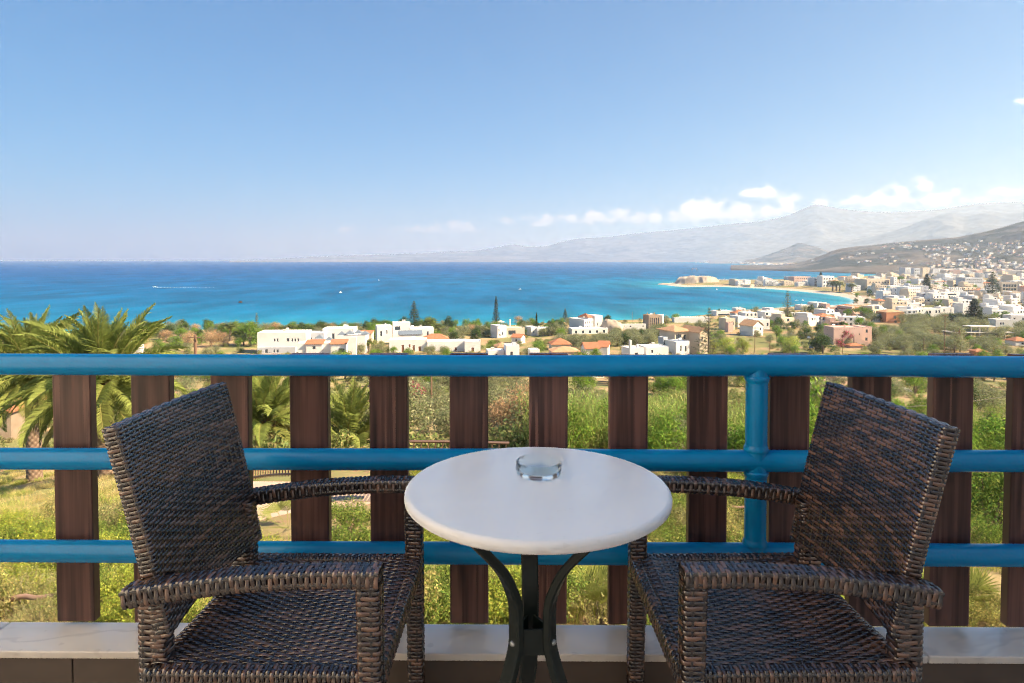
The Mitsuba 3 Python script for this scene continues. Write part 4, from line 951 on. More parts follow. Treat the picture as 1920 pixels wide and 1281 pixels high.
# ------------------------------------------------------------------ houses
def facade(w, h, holes, th):
    """a wall sheet of thickness th in the xz plane (front at y = -th) with window openings"""
    p = sbox(0, 0, w, h)
    for a, b, c, d in holes: p = p.difference(sbox(a, b, c, d))
    m = trimesh.util.concatenate([trimesh.creation.extrude_polygon(g, th, engine='earcut') for g in getattr(p, 'geoms', [p])])
    v = m.vertices.copy(); m.vertices = np.stack([v[:, 0], v[:, 2] - th, v[:, 1]], 1); m.invert()
    return m
def roof_mesh(kind, w, d, h, over=.5, th=.22, along='x'):
    """gable, hip or shed roof over a w x d plan centred on the origin, eaves at z = 0"""
    if along == 'y': 
        m = roof_mesh(kind, d, w, h, over, th); m.apply_transform(trimesh.transformations.rotation_matrix(PI / 2, (0, 0, 1))); return m
    a, b = w / 2 + over, d / 2 + over; i = 0 if kind == 'gable' else min(a * .98, b)
    if kind == 'shed': top = [(-a, -b, 0), (a, -b, 0), (a, b, h), (-a, b, h)]; f = [[0, 1, 2], [0, 2, 3]]
    else:
        top = [(-a, -b, 0), (a, -b, 0), (a, b, 0), (-a, b, 0), (-a + i, 0, h), (a - i, 0, h)]; f = [[0, 1, 5], [0, 5, 4], [2, 3, 4], [2, 4, 5], [1, 2, 5], [3, 0, 4]]
    v = np.array(top, float); pts = np.vstack([v, v - [0, 0, th]])
    if kind == 'gable':
        f = [[0, 1, 5], [0, 5, 4], [2, 3, 4], [2, 4, 5]]
        n = 6; g = f + [[x[0] + n, x[2] + n, x[1] + n] for x in f]
        for p, q in ((0, 1), (1, 5), (5, 2), (2, 3), (3, 4), (4, 0)): g += [[p, p + n, q + n], [p, q + n, q]]
        m = trimesh.Trimesh(pts, g, process=False); m.fix_normals(); return m
    return trimesh.convex.convex_hull(pts)
def wall_block(px0, px1, pyt, pyb, d, dep, yaw=0.0, found=4.0):
    """centre, width, height and base height of a block seen between two columns and two rows at a depth"""
    a, b = at(px0, pyb, d), at(px1, pyb, d)
    span = np.hypot(*(b - a)[:2]); y = math.radians(yaw)
    w = max((span - abs(math.sin(y)) * dep) / max(math.cos(y), .3), span * .4)
    h = at(px0, pyt, d)[2] - a[2]; c = (a + b) / 2
    view = math.atan2(c[0], c[1])
    return np.array([c[0], c[1]]) + np.array([math.sin(view), math.cos(view)]) * dep * .5, w, h, a[2], -view * 0.0 + y
BL = []; BR = rng(55)
def block(parent, px0, px1, pyt, pyb, d, dep=9.0, yaw=20.0, m='m_white_wall', wins=(), side=(), roof=None, roof_h=2.0, roof_m='m_roof_tile', along='x', lip=True, wm='m_pane', over=.5, found=4.0):
    """one block of a building; wins and side: openings (u0, v0, u1, v1) as fractions of the front and right faces"""
    BL.append((px0, px1, pyt, pyb))
    c, w, h, z, y = wall_block(px0, px1, pyt, pyb, d, dep, yaw)
    M = trimesh.transformations.rotation_matrix(y, (0, 0, 1)); M[:3, 3] = (c[0], c[1], z)
    if not wins and w > 4.5 and roof_m != 'm_concrete' and lip and h > 2.4:
        n_ = max(1, int(w / 4.2)); fl = max(1, int(h / 3.0)); wins = [((q + .5) / n_ - .55 / w + BR.uniform(-.4, .4) / w, (f + .32) / fl, (q + .5) / n_ + .55 / w, (f + .72) / fl) for f in range(fl) for q in range(n_) if BR.random() < .8]
    if not side and dep > 5 and h > 2.4: n_ = max(1, int(dep / 4.5)); fl = max(1, int(h / 3.0)); side = [((q + .5) / n_ - .5 / dep, (f + .32) / fl, (q + .5) / n_ + .5 / dep, (f + .72) / fl) for f in range(fl) for q in range(n_) if BR.random() < .7]
    th = .28; ms = []; W = w - th; D = dep - th
    body = box(-w / 2, w / 2 - th, -dep / 2 + th, dep / 2, -found, h); ms.append(body)
    fh = [(a * w, b * h, e * w, g * h) for a, b, e, g in wins]; sh = [(a * dep, b * h, e * dep, g * h) for a, b, e, g in side]
    f = facade(w, h, fh, th); f.apply_translation((-w / 2, -dep / 2 + th, 0)); ms.append(f)
    s = facade(dep - th, h, [(max(.01, a - th), b, e - th, g) for a, b, e, g in sh], th); s.apply_transform(trimesh.transformations.rotation_matrix(PI / 2, (0, 0, 1))); s.apply_translation((w / 2 - th, -dep / 2 + th, 0)); ms.append(s)
    ms.append(box(-w / 2, w / 2 - .003, -dep / 2 + .003, dep / 2 - .003, -found, -.003))
    if lip and roof is None:
        t = .25
        ms += [box(-w / 2, w / 2, -dep / 2, -dep / 2 + t, h + .002, h + .35), box(-w / 2, w / 2, dep / 2 - t, dep / 2, h + .002, h + .35), box(-w / 2, -w / 2 + t, -dep / 2 + t, dep / 2 - t, h + .002, h + .35), box(w / 2 - t, w / 2, -dep / 2 + t, dep / 2 - t, h + .002, h + .35)]
    if roof == 'gable':       # end triangles
        for sg in (-1, 1):
            if along == 'x': tri = np.array([(sg * w / 2, -dep / 2, h), (sg * w / 2, dep / 2, h), (sg * w / 2, 0, h + roof_h * .93)]); o = np.array([-sg * .2, 0, 0])
            else: tri = np.array([(-w / 2, sg * dep / 2, h), (w / 2, sg * dep / 2, h), (0, sg * dep / 2, h + roof_h * .93)]); o = np.array([0, -sg * .2, 0])
            ms.append(trimesh.convex.convex_hull(np.vstack([tri, tri + o])))
    wm_ = cat_(*ms); wm_.apply_transform(M); k = put('wall', wm_, m, parent=parent)
    for q, (a, b, e, g) in enumerate(fh):
        p = box(a - w / 2 + .001, e - w / 2 - .001, -dep / 2 + th - .10, -dep / 2 + th - .004, b + .001, g - .001); p.apply_transform(M)
        put('door' if b < .02 * h else 'window', p, 'm_door' if b < .02 * h and wm == 'm_pane' else wm, parent=k)
    for a, b, e, g in sh:
        p = box(w / 2 - th + .004, w / 2 - th + .1, max(th, a) - dep / 2 + .001, e - dep / 2 - .001, b + .001, g - .001); p.apply_transform(M)
        put('window', p, wm, parent=k)
    if roof is None and w > 6 and h > 2.5:           # things on the flat roof
        for _ in range(int(BR.integers(1, 4))):
            x, y0 = BR.uniform(-w / 2 + 1.2, w / 2 - 1.2), BR.uniform(-dep / 4, dep / 2 - 1.5); t = BR.random()
            if t < .4:
                c = trimesh.creation.cylinder(radius=.5, height=1.3, sections=10); c.apply_transform(trimesh.transformations.rotation_matrix(PI / 2, (0, 1, 0))); c.apply_translation((x, y0, h + 1.0)); c.apply_transform(M); put('water_tank', c, 'm_concrete' if BR.random() < .5 else 'm_boat', parent=k)
            elif t < .7: b = box(x - .35, x + .35, y0 - .35, y0 + .35, h - .1, h + BR.uniform(.9, 1.7)); b.apply_transform(M); put('chimney', b, m, parent=k)
            else:
                q = np.array([x, y0, h - .1, 1]); a_ = (M @ q)[:3]; put('antenna', tube([a_, a_ + [0, 0, BR.uniform(2, 3.4)]], .06, 4), 'm_iron', parent=k)
    if roof:
        r = roof_mesh(roof, w, dep, roof_h, over, along=along); r.apply_translation((0, 0, h + .22)); r.apply_transform(M)
        put('roof', r, roof_m, parent=parent)
    return k, M, w, h
def local_box(parent, name, M, x0, x1, y0, y1, z0, z1, m):
    b = box(x0, x1, y0, y1, z0, z1); b.apply_transform(M); return put(name, b, m, parent=parent)
def house(name, label, cat='house', grp=None):
    k = numbered(name); tag(k, label, cat, grp); return k
def row(n, v0, v1, w=.05, u0=.08, u1=.92): return [(u, v0, u + w, v1) for u in np.linspace(u0, u1 - w, n)]

h = house('shore_house', 'long low shore house with an orange tiled roof behind the tan trees')
block(h, 402, 434, 628, 640, 395, 9, 8, wins=row(4, .25, .8, .12), roof='gable', roof_h=3.0)
h = house('shore_house', 'small white house with a pale roof peeping over the palm fronds at the left'); block(h, 238, 268, 642, 662, 290, 8, 20, roof='hip', roof_h=1.6, roof_m='m_concrete')
h = house('shore_house', 'low white house by the shore between the palm and the tan trees'); block(h, 268, 300, 629, 640, 400, 8, 10, wins=row(2, .3, .7, .1))
h = house('white_hotel', 'long white flat roofed hotel block with orange tiled dormers and grey parasols', 'hotel')
block(h, 486, 580, 625, 652, 305, 12, 6, wins=[(.34, .42, .37, .62), (.40, .42, .43, .62), (.60, .42, .65, .64), (.70, .42, .73, .62), (.76, .42, .79, .62), (.82, .42, .85, .62)])
block(h, 486, 560, 653, 668, 303, 12, 6, 'm_grey_wall', wins=[(.20, .4, .27, .85), (.42, .45, .46, .8), (.5, .45, .56, .8)])
block(h, 576, 612, 626, 650, 316, 10, 6, 'm_grey_wall', wins=[(.2, .3, .32, .7)])
block(h, 606, 668, 618, 645, 325, 12, 6, wins=[(.30, .32, .38, .72)])
block(h, 560, 640, 645, 668, 292, 8, 6, wins=[(.2, .2, .26, .45), (.36, .2, .40, .45)])
_, M, w, hh = block(h, 574, 606, 646, 660, 291, 5, 6, roof='shed', roof_h=1.4); _, M2, w2, h2 = block(h, 620, 650, 646, 662, 290, 5, 6, roof='shed', roof_h=1.5, wins=[(.55, .1, .9, .5)])
block(h, 640, 690, 631, 668, 300, 11, 6, wins=row(2, .3, .5, .08))
_, M, w, hh = block(h, 659, 668, 634, 668, 288, 2.4, 6); block(h, 668, 700, 626, 640, 335, 10, 6, roof='gable', roof_h=1.0, m='m_cream_wall')
for px, py in ((598, 634), (616, 638), (640, 628), (655, 626), (671, 625), (684, 627)):
    c = at(px, py, 309 if px < 630 else 304); u = house('parasol', 'grey pyramid parasol on the hotel terrace', 'parasol', 'grey parasols on the hotel terrace')
    m = trimesh.creation.cone(radius=3.0, height=1.7, sections=4); m.apply_transform(trimesh.transformations.rotation_matrix(.9, (0, 0, 1))); m.apply_translation(c); put('canopy', m, 'm_grey_roof', parent=u)
    put('pole', tube([c - [0, 0, 3.5], c + [0, 0, 1.4]], .05, 6), 'm_iron', parent=u)
h = house('white_hotel', 'cluster of stepped white hotel cubes with brown doors right of the long hotel', 'hotel')
block(h, 701, 737, 613, 640, 350, 9, 18, wins=[(.2, .35, .32, .7), (.6, .5, .68, .75)], side=[(.3, .4, .5, .7)])
block(h, 733, 771, 607, 634, 362, 9, 12, wins=[(.12, .55, .42, .8)])
block(h, 765, 815, 617, 642, 350, 10, 12, m='m_white_wall', wins=[(.1, .4, .18, .7), (.7, .5, .78, .8)])
block(h, 745, 792, 628, 648, 338, 8, 12, roof='shed', roof_h=1.2, roof_m='m_grey_roof')
block(h, 790, 842, 637, 652, 338, 9, 10, roof='hip', roof_h=2.4, wins=row(2, .3, .7, .08))
block(h, 728, 802, 639, 668, 305, 9, 8, wins=[(.33, .25, .39, .72), (.52, .55, .56, .75), (.62, .0, .68, .68), (.78, 0, .84, .6)], wm='m_door')
block(h, 798, 878, 642, 668, 306, 9, 8, wins=[(.12, .0, .18, .6), (.4, .4, .45, .6), (.68, .35, .73, .6)], wm='m_door')
block(h, 870, 902, 642, 668, 303, 9, 4, wins=[(.42, .25, .58, .6)], wm='m_door')
h = house('white_house', 'white two storey house with a terrace parasol beside the columnar pine')
block(h, 919, 950, 612, 636, 372, 9, 30, wins=[(.1, .6, .22, .8), (.5, .3, .62, .55), (.2, .2, .32, .4)], side=[(.3, .4, .45, .7)])
block(h, 944, 984, 616, 636, 376, 9, 12, 'm_cream_wall', wins=[(.1, .4, .5, .8)]); _, M, w, hh = block(h, 955, 958, 600, 616, 376, 1, 12)
h = house('white_house', 'white flat roofed house left of the small cypress tree')
block(h, 984, 1010, 615, 633, 385, 9, 25, wins=[(.3, .4, .4, .7)]); block(h, 1003, 1034, 617, 633, 383, 9, 8, wins=[(.12, .15, .6, .55), (.7, .2, .85, .55)])
h = house('small_house', 'tiny white house with an orange gabled roof below the terrace house'); block(h, 959, 985, 634, 644, 340, 7, -20, roof='gable', roof_h=1.6)
h = house('small_house', 'house with a faded pink hipped roof left of the tiny white house'); block(h, 926, 956, 652, 664, 300, 8, 15, 'm_pink_wall', roof='hip', roof_h=1.8, roof_m='m_tan_roof')
h = house('white_house', 'white house with battlement like parapets just above the rail left of centre')
block(h, 910, 946, 660, 676, 270, 8, 10); block(h, 944, 974, 650, 676, 268, 7, 10, wins=[(.3, .3, .5, .6)]); block(h, 960, 968, 645, 652, 269, 2, 10); block(h, 990, 1012, 658, 672, 275, 6, 10)
h = house('small_house', 'house with a bright orange tiled roof above the centre of the rail'); block(h, 1030, 1070, 647, 660, 310, 9, 6, 'm_cream_wall', roof='hip', roof_h=2.6)
h = house('small_house', 'low house with a broad pinkish flat roof below the bright orange roof'); block(h, 1030, 1086, 661, 676, 262, 9, 8, 'm_pink_wall', roof='hip', roof_h=1.6, roof_m='m_tan_roof')
h = house('small_house', 'white house with two joined orange gables above the centre of the rail')
block(h, 1092, 1122, 655, 680, 268, 9, 6, roof='gable', roof_h=2.2, along='x'); block(h, 1120, 1146, 652, 680, 270, 8, -14, roof='gable', roof_h=2.2, along='x')
h = house('white_house', 'white flat roofed house with a tall chimney left of the big tile roofed house')
block(h, 1168, 1206, 655, 680, 262, 8, 15); block(h, 1200, 1251, 653, 680, 270, 10, 10, lip=True); _, M, w, hh = block(h, 1180, 1185, 640, 656, 261, 1.2, 15)
h = house('sea_hotel', 'white three storey hotel with balconies and a small orange roof near the sea', 'hotel')
block(h, 1068, 1112, 600, 620, 405, 14, 38, wins=row(4, .15, .42, .1) + row(4, .6, .85, .1)); block(h, 1104, 1129, 593, 619, 412, 10, 20, wins=[(.3, .3, .4, .5)])
block(h, 1086, 1110, 596, 601, 410, 9, 38, roof='hip', roof_h=2.4); block(h, 1066, 1140, 617, 627, 395, 8, 12, wins=row(5, .2, .7, .06))
m = trimesh.creation.icosphere(subdivisions=3, radius=1.0); nn = meshkit.fbm(m.vertices * 2.2, 4, 3); m.apply_scale((8, 7, 8.5)); m.vertices *= (.7 + .6 * nn)[:, None]; p = at(1147, 624, 405); m.apply_translation(p)
k = put('rock_mound', m, 'm_rock', smooth=30); tag(k, 'brown rocky mound beside the white hotel near the sea', 'rock')
h = house('stone_house', 'square brown stone house with tall dark windows in front of the sea')
block(h, 1208, 1236, 592, 613, 425, 9, 14, 'm_stone_wall', wins=row(5, .12, .8, .09)); block(h, 1226, 1247, 592, 614, 430, 7, -20, 'm_white_wall')
h = house('garden_wall', 'long low white wall in front of the stone house', 'wall'); block(h, 1140, 1212, 609, 616, 420, 2, 4); block(h, 1262, 1330, 596, 601, 470, 6, 3)
h = house('big_house', 'big beige house with wide tan tiled roof and balconies at the centre right', 'house')
block(h, 1240, 1290, 622, 645, 300, 12, 24, 'm_cream_wall', wins=[(.08, .35, .45, .75), (.6, .35, .75, .7)], roof='hip', roof_h=2.2, roof_m='m_tan_roof', over=1.2)
block(h, 1284, 1324, 625, 668, 295, 13, 24, 'm_cream_wall', wins=[(.2, .62, .34, .8), (.6, .3, .7, .45)], side=[(.3, .55, .42, .75), (.6, .2, .72, .4)], roof='gable', roof_h=2.4, roof_m='m_tan_roof', along='y', over=.8)
block(h, 1250, 1292, 642, 668, 288, 8, 24, 'm_white_wall', wins=[(.30, .35, .42, .75), (.66, .3, .78, .7)])
block(h, 1236, 1252, 634, 652, 296, 4, 24, 'm_grey_wall', wins=[(.1, .3, .9, .75)])
h = house('flat_house', 'low modern white house with wide flat roof slabs by the bay')
block(h, 1336, 1372, 584, 596, 560, 12, 8, wins=[(.1, .2, .8, .6)]); block(h, 1376, 1396, 579, 584, 600, 10, 4); block(h, 1372, 1400, 588, 600, 545, 9, 10, roof='hip', roof_h=2.5)
h = house('stone_house', 'beige stone house with dark balconies right of the sparse pine')
block(h, 1352, 1376, 598, 621, 420, 9, 12, 'm_cream_wall', wins=[(.55, .45, .85, .75)]); block(h, 1372, 1398, 594, 618, 440, 9, 18, 'm_white_wall', wins=[(.3, .3, .8, .6)]); block(h, 1386, 1418, 600, 618, 450, 8, 18, 'm_stone_wall', wins=row(2, .2, .7, .2)); block(h, 1362, 1374, 606, 620, 408, 4, 12, 'm_pink_wall')
h = house('white_house', 'white house with a tan gable roof below the tall sparse pine')
block(h, 1390, 1430, 612, 636, 385, 10, 30, roof='gable', roof_h=3.2, roof_m='m_tan_roof', along='y', side=[(.4, .5, .55, .7)]); block(h, 1404, 1441, 600, 620, 425, 9, 10, wins=row(3, .4, .7, .1))
h = house('pink_house', 'pink flat roofed house with bougainvillea and an outside ramp')
_, M, w, hh = block(h, 1553, 1610, 615, 642, 345, 10, 4, 'm_pink_wall', wins=[(.9, .5, .93, .6)], side=[(.4, .5, .5, .6)]); block(h, 1606, 1628, 614, 644, 352, 10, 4, 'm_pink_wall', side=[(.3, .4, .5, .7)])
rp = trimesh.convex.convex_hull(np.array([at(1604, 630, 338), at(1604, 650, 338), at(1640, 650, 338), at(1640, 648, 338)]).repeat(2, 0) + np.tile([[0, 0, 0], [0, 1.2, 0]], (4, 1))); put('ramp', rp, 'm_pink_wall', parent=h)
block(h, 1590, 1616, 649, 657, 330, 5, 4, 'm_pink_wall', roof='hip', roof_h=1.0)
h = house('brick_house', 'orange brick house with shallow tan roof at the edge of the olive grove')
block(h, 1650, 1690, 586, 608, 470, 11, 8, 'm_orange_wall', wins=[(.42, .45, .56, .72), (.72, .45, .86, .72), (.45, .02, .62, .3)], roof='hip', roof_h=1.8, roof_m='m_tan_roof', over=.3); block(h, 1640, 1653, 590, 606, 475, 6, 8, 'm_white_wall', wins=[(.2, .3, .8, .7)]); block(h, 1686, 1694, 592, 608, 478, 6, 8, 'm_cream_wall')
h = house('long_house', 'long white single storey house with dark windows behind the olive grove'); block(h, 1690, 1761, 579, 589, 520, 9, 4, wins=[(.03, .2, .1, .7), (.13, .2, .2, .7), (.33, .5, .36, .75), (.46, .5, .49, .75), (.58, .1, .63, .6), (.66, .1, .72, .6), (.84, .2, .89, .7), (.93, .2, .97, .7)]); block(h, 1758, 1785, 577, 588, 530, 8, 4)
h = house('concrete_frame', 'unfinished concrete house of bare slabs and columns among the olives', 'building')
BL += [(1772, 1905, 604, 640)] * 2
c0, c1 = at(1824, 633, 372), at(1886, 633, 372); M = np.eye(4); M[:3, 3] = (c0 + c1) / 2; ww = np.linalg.norm(c1 - c0)
local_box(h, 'slab', M, -ww / 2, ww / 2 - 4, 0, 8, 6.0, 6.4, 'm_concrete'); local_box(h, 'slab', M, -ww * 1.1, ww * .8, -1, 9, 2.6, 3.0, 'm_concrete')
for i, x in enumerate(np.linspace(-ww * 1.05, ww * .75, 8)):
    for y in (-.6, 8.2): local_box(h, 'column', M, x, x + .45, y, y + .45, -5, 2.597, 'm_concrete')
for x in np.linspace(-ww / 2 + .2, ww / 2 - 4.8, 4):
    for y in (.3, 7.2): local_box(h, 'column', M, x, x + .45, y, y + .45, 3.003, 5.997, 'm_concrete')
local_box(h, 'wall', M, ww * .1, ww * .5, 5, 5.3, -5, 2.597, 'm_concrete')
h = house('white_house', 'bluish white house at the right edge above the olive grove'); block(h, 1862, 1900, 600, 614, 440, 9, -6, wins=[(.2, .35, .28, .65), (.32, .35, .4, .65)]); block(h, 1890, 1935, 592, 606, 455, 9, -6); 
h = house('small_house', 'small house with an orange roof at the right edge of the grove'); block(h, 1896, 1926, 640, 650, 345, 7, 4, roof='hip', roof_h=1.8); block(h, 1826, 1848, 660, 668, 300, 4, 4, 'm_orange_wall', roof='hip', roof_h=1.0)
h = house('villa', 'pale villa with a low hipped roof seen past the right chair back'); block(h, 1672, 1716, 742, 757, 150, 7, -10, 'm_cream_wall', wins=[(.2, .2, .5, .7)], roof='hip', roof_h=1.3, roof_m='m_concrete', over=.9); block(h, 1560, 1600, 712, 740, 170, 6, 10, 'm_pink_wall')
h = house('white_house', 'white house with a red stair rail beside the bougainvillea below the rail')
block(h, 786, 812, 730, 764, 118, 5, 10, wins=[(.35, .05, .75, .7)]); block(h, 806, 850, 722, 742, 140, 6, 6, 'm_cream_wall', wins=[(.5, .1, .9, .75)])
h = house('white_house', 'white house with flat roof slab seen through the slats behind the table'); block(h, 1060, 1132, 712, 724, 150, 8, 6, wins=[(.05, .2, .3, .7), (.4, .1, .5, .8)]); block(h, 1070, 1146, 724, 734, 146, 4, 6, 'm_concrete')
h = house('white_house', 'bluish white wall of a house seen through the slats left of centre'); block(h, 972, 1004, 700, 724, 155, 7, 10, 'm_grey_wall')
h = house('small_house', 'house with orange roof behind the left palms'); block(h, 8, 52, 772, 800, 70, 6, 10, 'm_stone_wall', wins=[(.4, .2, .6, .7)], roof='hip', roof_h=1.2)
# town landmarks by the bay
def landmark(label, *blocks, name='town_hotel', cat='hotel'):
    k = house(name, label, cat)
    for b in blocks: block(k, *b[:5], **b[5])
landmark('white hotel with rows of dark arched windows right of the beach', (1684, 1724, 539, 560, 720, dict(dep=14, yaw=22, wins=row(6, .1, .3, .07) + row(6, .42, .6, .07) + row(6, .72, .88, .07))), (1722, 1738, 537, 560, 725, dict(dep=14, yaw=-10)))
landmark('white hotel with a stepped left end at the back of the beach', (1645, 1668, 546, 558, 735, dict(dep=10, yaw=20, wins=row(5, .3, .6, .09))), (1664, 1690, 541, 560, 742, dict(dep=12, yaw=-16)))
landmark('bluish white hotel wing with a long window band', (1757, 1806, 549, 561, 700, dict(dep=12, yaw=14, wins=row(7, .2, .5, .08) + [(.15, .62, .6, .85)])), (1790, 1812, 547, 561, 706, dict(dep=10, yaw=-12)))
landmark('tan block building on the harbour side of the town', (1481, 1517, 519, 531, 1290, dict(dep=20, yaw=10, m='m_pink_wall', wins=row(7, .2, .4, .06) + row(7, .6, .8, .06))), name='harbour_building', cat='building')
landmark('blue grey balconied block at the start of the beach', (1516, 1532, 521, 538, 1120, dict(dep=14, yaw=30, m='m_grey_wall', wins=row(5, .15, .3, .12) + row(5, .45, .6, .12) + row(5, .75, .9, .12))), name='harbour_building', cat='building')
landmark('white stepped block beside the pine at the beach start', (1534, 1562, 518, 541, 1080, dict(dep=14, yaw=14, wins=row(4, .15, .3, .12) + row(4, .45, .6, .12) + row(4, .72, .85, .12))), name='harbour_building', cat='building')
landmark('wide low cream building in the middle of the beach front', (1612, 1676, 524, 538, 960, dict(dep=26, yaw=6, m='m_cream_wall', wins=row(9, .5, .7, .04))), (1672, 1680, 520, 540, 950, dict(dep=8, yaw=6)), name='beach_building', cat='building')
landmark('tall blue grey apartment tower behind the town', (1688, 1706, 502, 516, 1700, dict(dep=18, yaw=20, m='m_grey_wall', wins=row(4, .1, .25, .14) + row(4, .35, .5, .14) + row(4, .6, .75, .14))), (1708, 1722, 503, 516, 1720, dict(dep=18, yaw=10, m='m_grey_wall', wins=row(3, .2, .4, .2) + row(3, .6, .8, .2))), name='apartment_tower', cat='building')
landmark('beige tower block behind the town right of the blue grey tower', (1723, 1740, 502, 515, 1760, dict(dep=20, yaw=10, m='m_cream_wall')), (1742, 1758, 504, 515, 1760, dict(dep=20, yaw=10, m='m_grey_wall')), name='apartment_tower', cat='building')
landmark('long bluish building with rows of windows in the right half of town', (1798, 1838, 521, 533, 1010, dict(dep=18, yaw=8, m='m_grey_wall', wins=row(8, .2, .4, .07) + row(8, .6, .8, .07))), name='town_building', cat='building')
landmark('pale framed building with dark bays at the right edge of town', (1872, 1902, 530, 546, 830, dict(dep=16, yaw=-10, m='m_cream_wall', wins=row(5, .1, .35, .14) + row(5, .5, .8, .14))), name='town_building', cat='building')
landmark('white cubic block right of the dense pine above the beach', (1740, 1758, 545, 560, 690, dict(dep=10, yaw=18, wins=row(2, .2, .45, .2) + row(2, .6, .85, .2))), name='town_building', cat='building')
landmark('white block with one flat wing at the right above the grove', (1793, 1812, 570, 590, 540, dict(dep=10, yaw=14, wins=[(.3, .55, .4, .75), (.6, .4, .7, .7)])), (1812, 1832, 574, 588, 548, dict(dep=9, yaw=14)), name='town_building', cat='building')
landmark('white group of beach side cubes right of the tall sparse pine', (1494, 1522, 573, 592, 590, dict(dep=10, yaw=12, wins=row(3, .3, .6, .1))), (1518, 1548, 568, 590, 620, dict(dep=12, yaw=20, wins=row(3, .5, .75, .1))), (1545, 1560, 574, 592, 585, dict(dep=8, yaw=12)), (1500, 1526, 590, 603, 500, dict(dep=8, yaw=10)), name='white_house', cat='house')
# the rest of the town: one house at a time
TR = rng(2024); TAKEN = []
WALLS = ['m_white_wall'] * 11 + ['m_cream_wall'] * 4 + ['m_grey_wall', 'm_pink_wall', 'm_concrete']
TLAB = {'m_white_wall': 'white flat roofed town house', 'm_cream_wall': 'cream flat roofed town house', 'm_grey_wall': 'grey town block', 'm_pink_wall': 'pink town house', 'm_concrete': 'bare concrete town house'}
def town_house(x, y, w, dp, hgt, yaw, wallm, roofm=None):
    z = gz(x, y); k = numbered('town_house'); REG[-1] = (k, *REG[-1][1:]); tag(k, TLAB[wallm], 'house', {'m_white_wall': 'white town houses', 'm_cream_wall': 'cream town houses', 'm_grey_wall': 'grey town houses', 'm_pink_wall': 'pink town houses', 'm_concrete': 'concrete town houses'}[wallm])
    ms = [box(-w / 2, w / 2, -dp / 2, dp / 2, -4, hgt)]
    if TR.random() < .6: a = TR.uniform(.3, .6); ms.append(box(-w / 2 + .5, -w / 2 + w * a, -dp / 2 + 1, dp / 2 - .5, hgt + .002, hgt + TR.uniform(2, 3.2)))
    if TR.random() < .5: ms.append(box(w * .1, w / 2 + TR.uniform(2, 5), -dp / 2 - TR.uniform(.5, 3), dp / 2 - 1, -4, hgt * TR.uniform(.4, .7)))
    for _ in range(int(TR.integers(0, 4))): x_, y_ = TR.uniform(-w * .4, w * .4), TR.uniform(-dp * .4, dp * .4); a_ = TR.uniform(.4, .8); ms.append(box(x_ - a_, x_ + a_, y_ - a_, y_ + a_, hgt - .2, hgt + TR.uniform(.8, 1.8)))
    if TR.random() < .5:
        for f in range(1, max(2, int(hgt / 3.1))): ms.append(box(-w / 2 + .4, w * TR.uniform(0, .48), -dp / 2 - 1.3, -dp / 2 + .1, f * hgt / max(1, int(hgt / 3.1)) - .1, f * hgt / max(1, int(hgt / 3.1)) + .9))
    ws = []
    fl = max(1, int(hgt / 3.1)); nw = max(2, int(w / 3.0))
    for f in range(fl):
        z0 = f * hgt / fl + .9
        for q in range(nw):
            if TR.random() < .25: continue
            u = -w / 2 + (q + .5) * w / nw; ww = TR.uniform(.5, .9); ws.append(box(u - ww, u + ww, -dp / 2 - .06, -dp / 2 + .2, z0, z0 + TR.uniform(1.2, 1.9)))
        for q in range(max(1, int(dp / 4))):
            u = -dp / 2 + (q + .5) * dp / max(1, int(dp / 4)); ws.append(box(w / 2 - .2, w / 2 + .06, u - .6, u + .6, z0, z0 + 1.4))
    M = trimesh.transformations.rotation_matrix(math.radians(yaw), (0, 0, 1)); M[:3, 3] = (x, y, z)
    m = cat_(*ms); m.apply_transform(M); put('wall', m, wallm, parent=k)
    if ws: m = cat_(*ws); m.apply_transform(M); q = put('window', m, 'm_pane', parent=k); labels[q] = {'kind': 'stuff'}
    if roofm: r = roof_mesh('hip', w, dp, 2.0, .5); r.apply_translation((0, 0, hgt + .25)); r.apply_transform(M); put('roof', r, roofm, parent=k)
zones = [(120, 1640, 2010, 511, 545), (74, 1680, 2010, 540, 575), (26, 1580, 1760, 545, 572), (24, 1560, 2000, 572, 598), (12, 1400, 1640, 588, 615), (14, 1470, 1640, 521, 538), (9, 1378, 1480, 529, 538)]
for n, x0, x1, y0, y1 in zones:
    made = tries = 0
    while made < n and tries < n * 60:
        tries += 1
        px, py = TR.uniform(x0, x1), TR.uniform(y0, y1)
        g, d = ground_hit(px, py)
        if d < 430 or float(shore(np.array([g[0]]), np.array([g[1]]))[0]) < (42 if py > 540 else 22 if px > 1480 else 9): continue
        w, dp = TR.uniform(8, 17) * (1 + (d > 900) * .5), TR.uniform(7, 13) * (1 + (d > 900) * .4)
        if any(np.hypot(g[0] - a, g[1] - b) < (w + c) * .52 for a, b, c in TAKEN): continue
        TAKEN.append((g[0], g[1], w)); made += 1
        wl = str(TR.choice(WALLS)); hg = TR.choice([3.4, 6.5, 6.6, 9.6, 12.5], p=[.26, .32, .2, .17, .05]) * (1.0 if py > 535 else 1.15)
        REG.append((f'town_house', 'house', TLAB[wl], px, py)); town_house(g[0], g[1], w, dp, float(hg), TR.uniform(-10, 35), wl, 'm_roof_tile' if TR.random() < .10 and wl != 'm_concrete' else None)
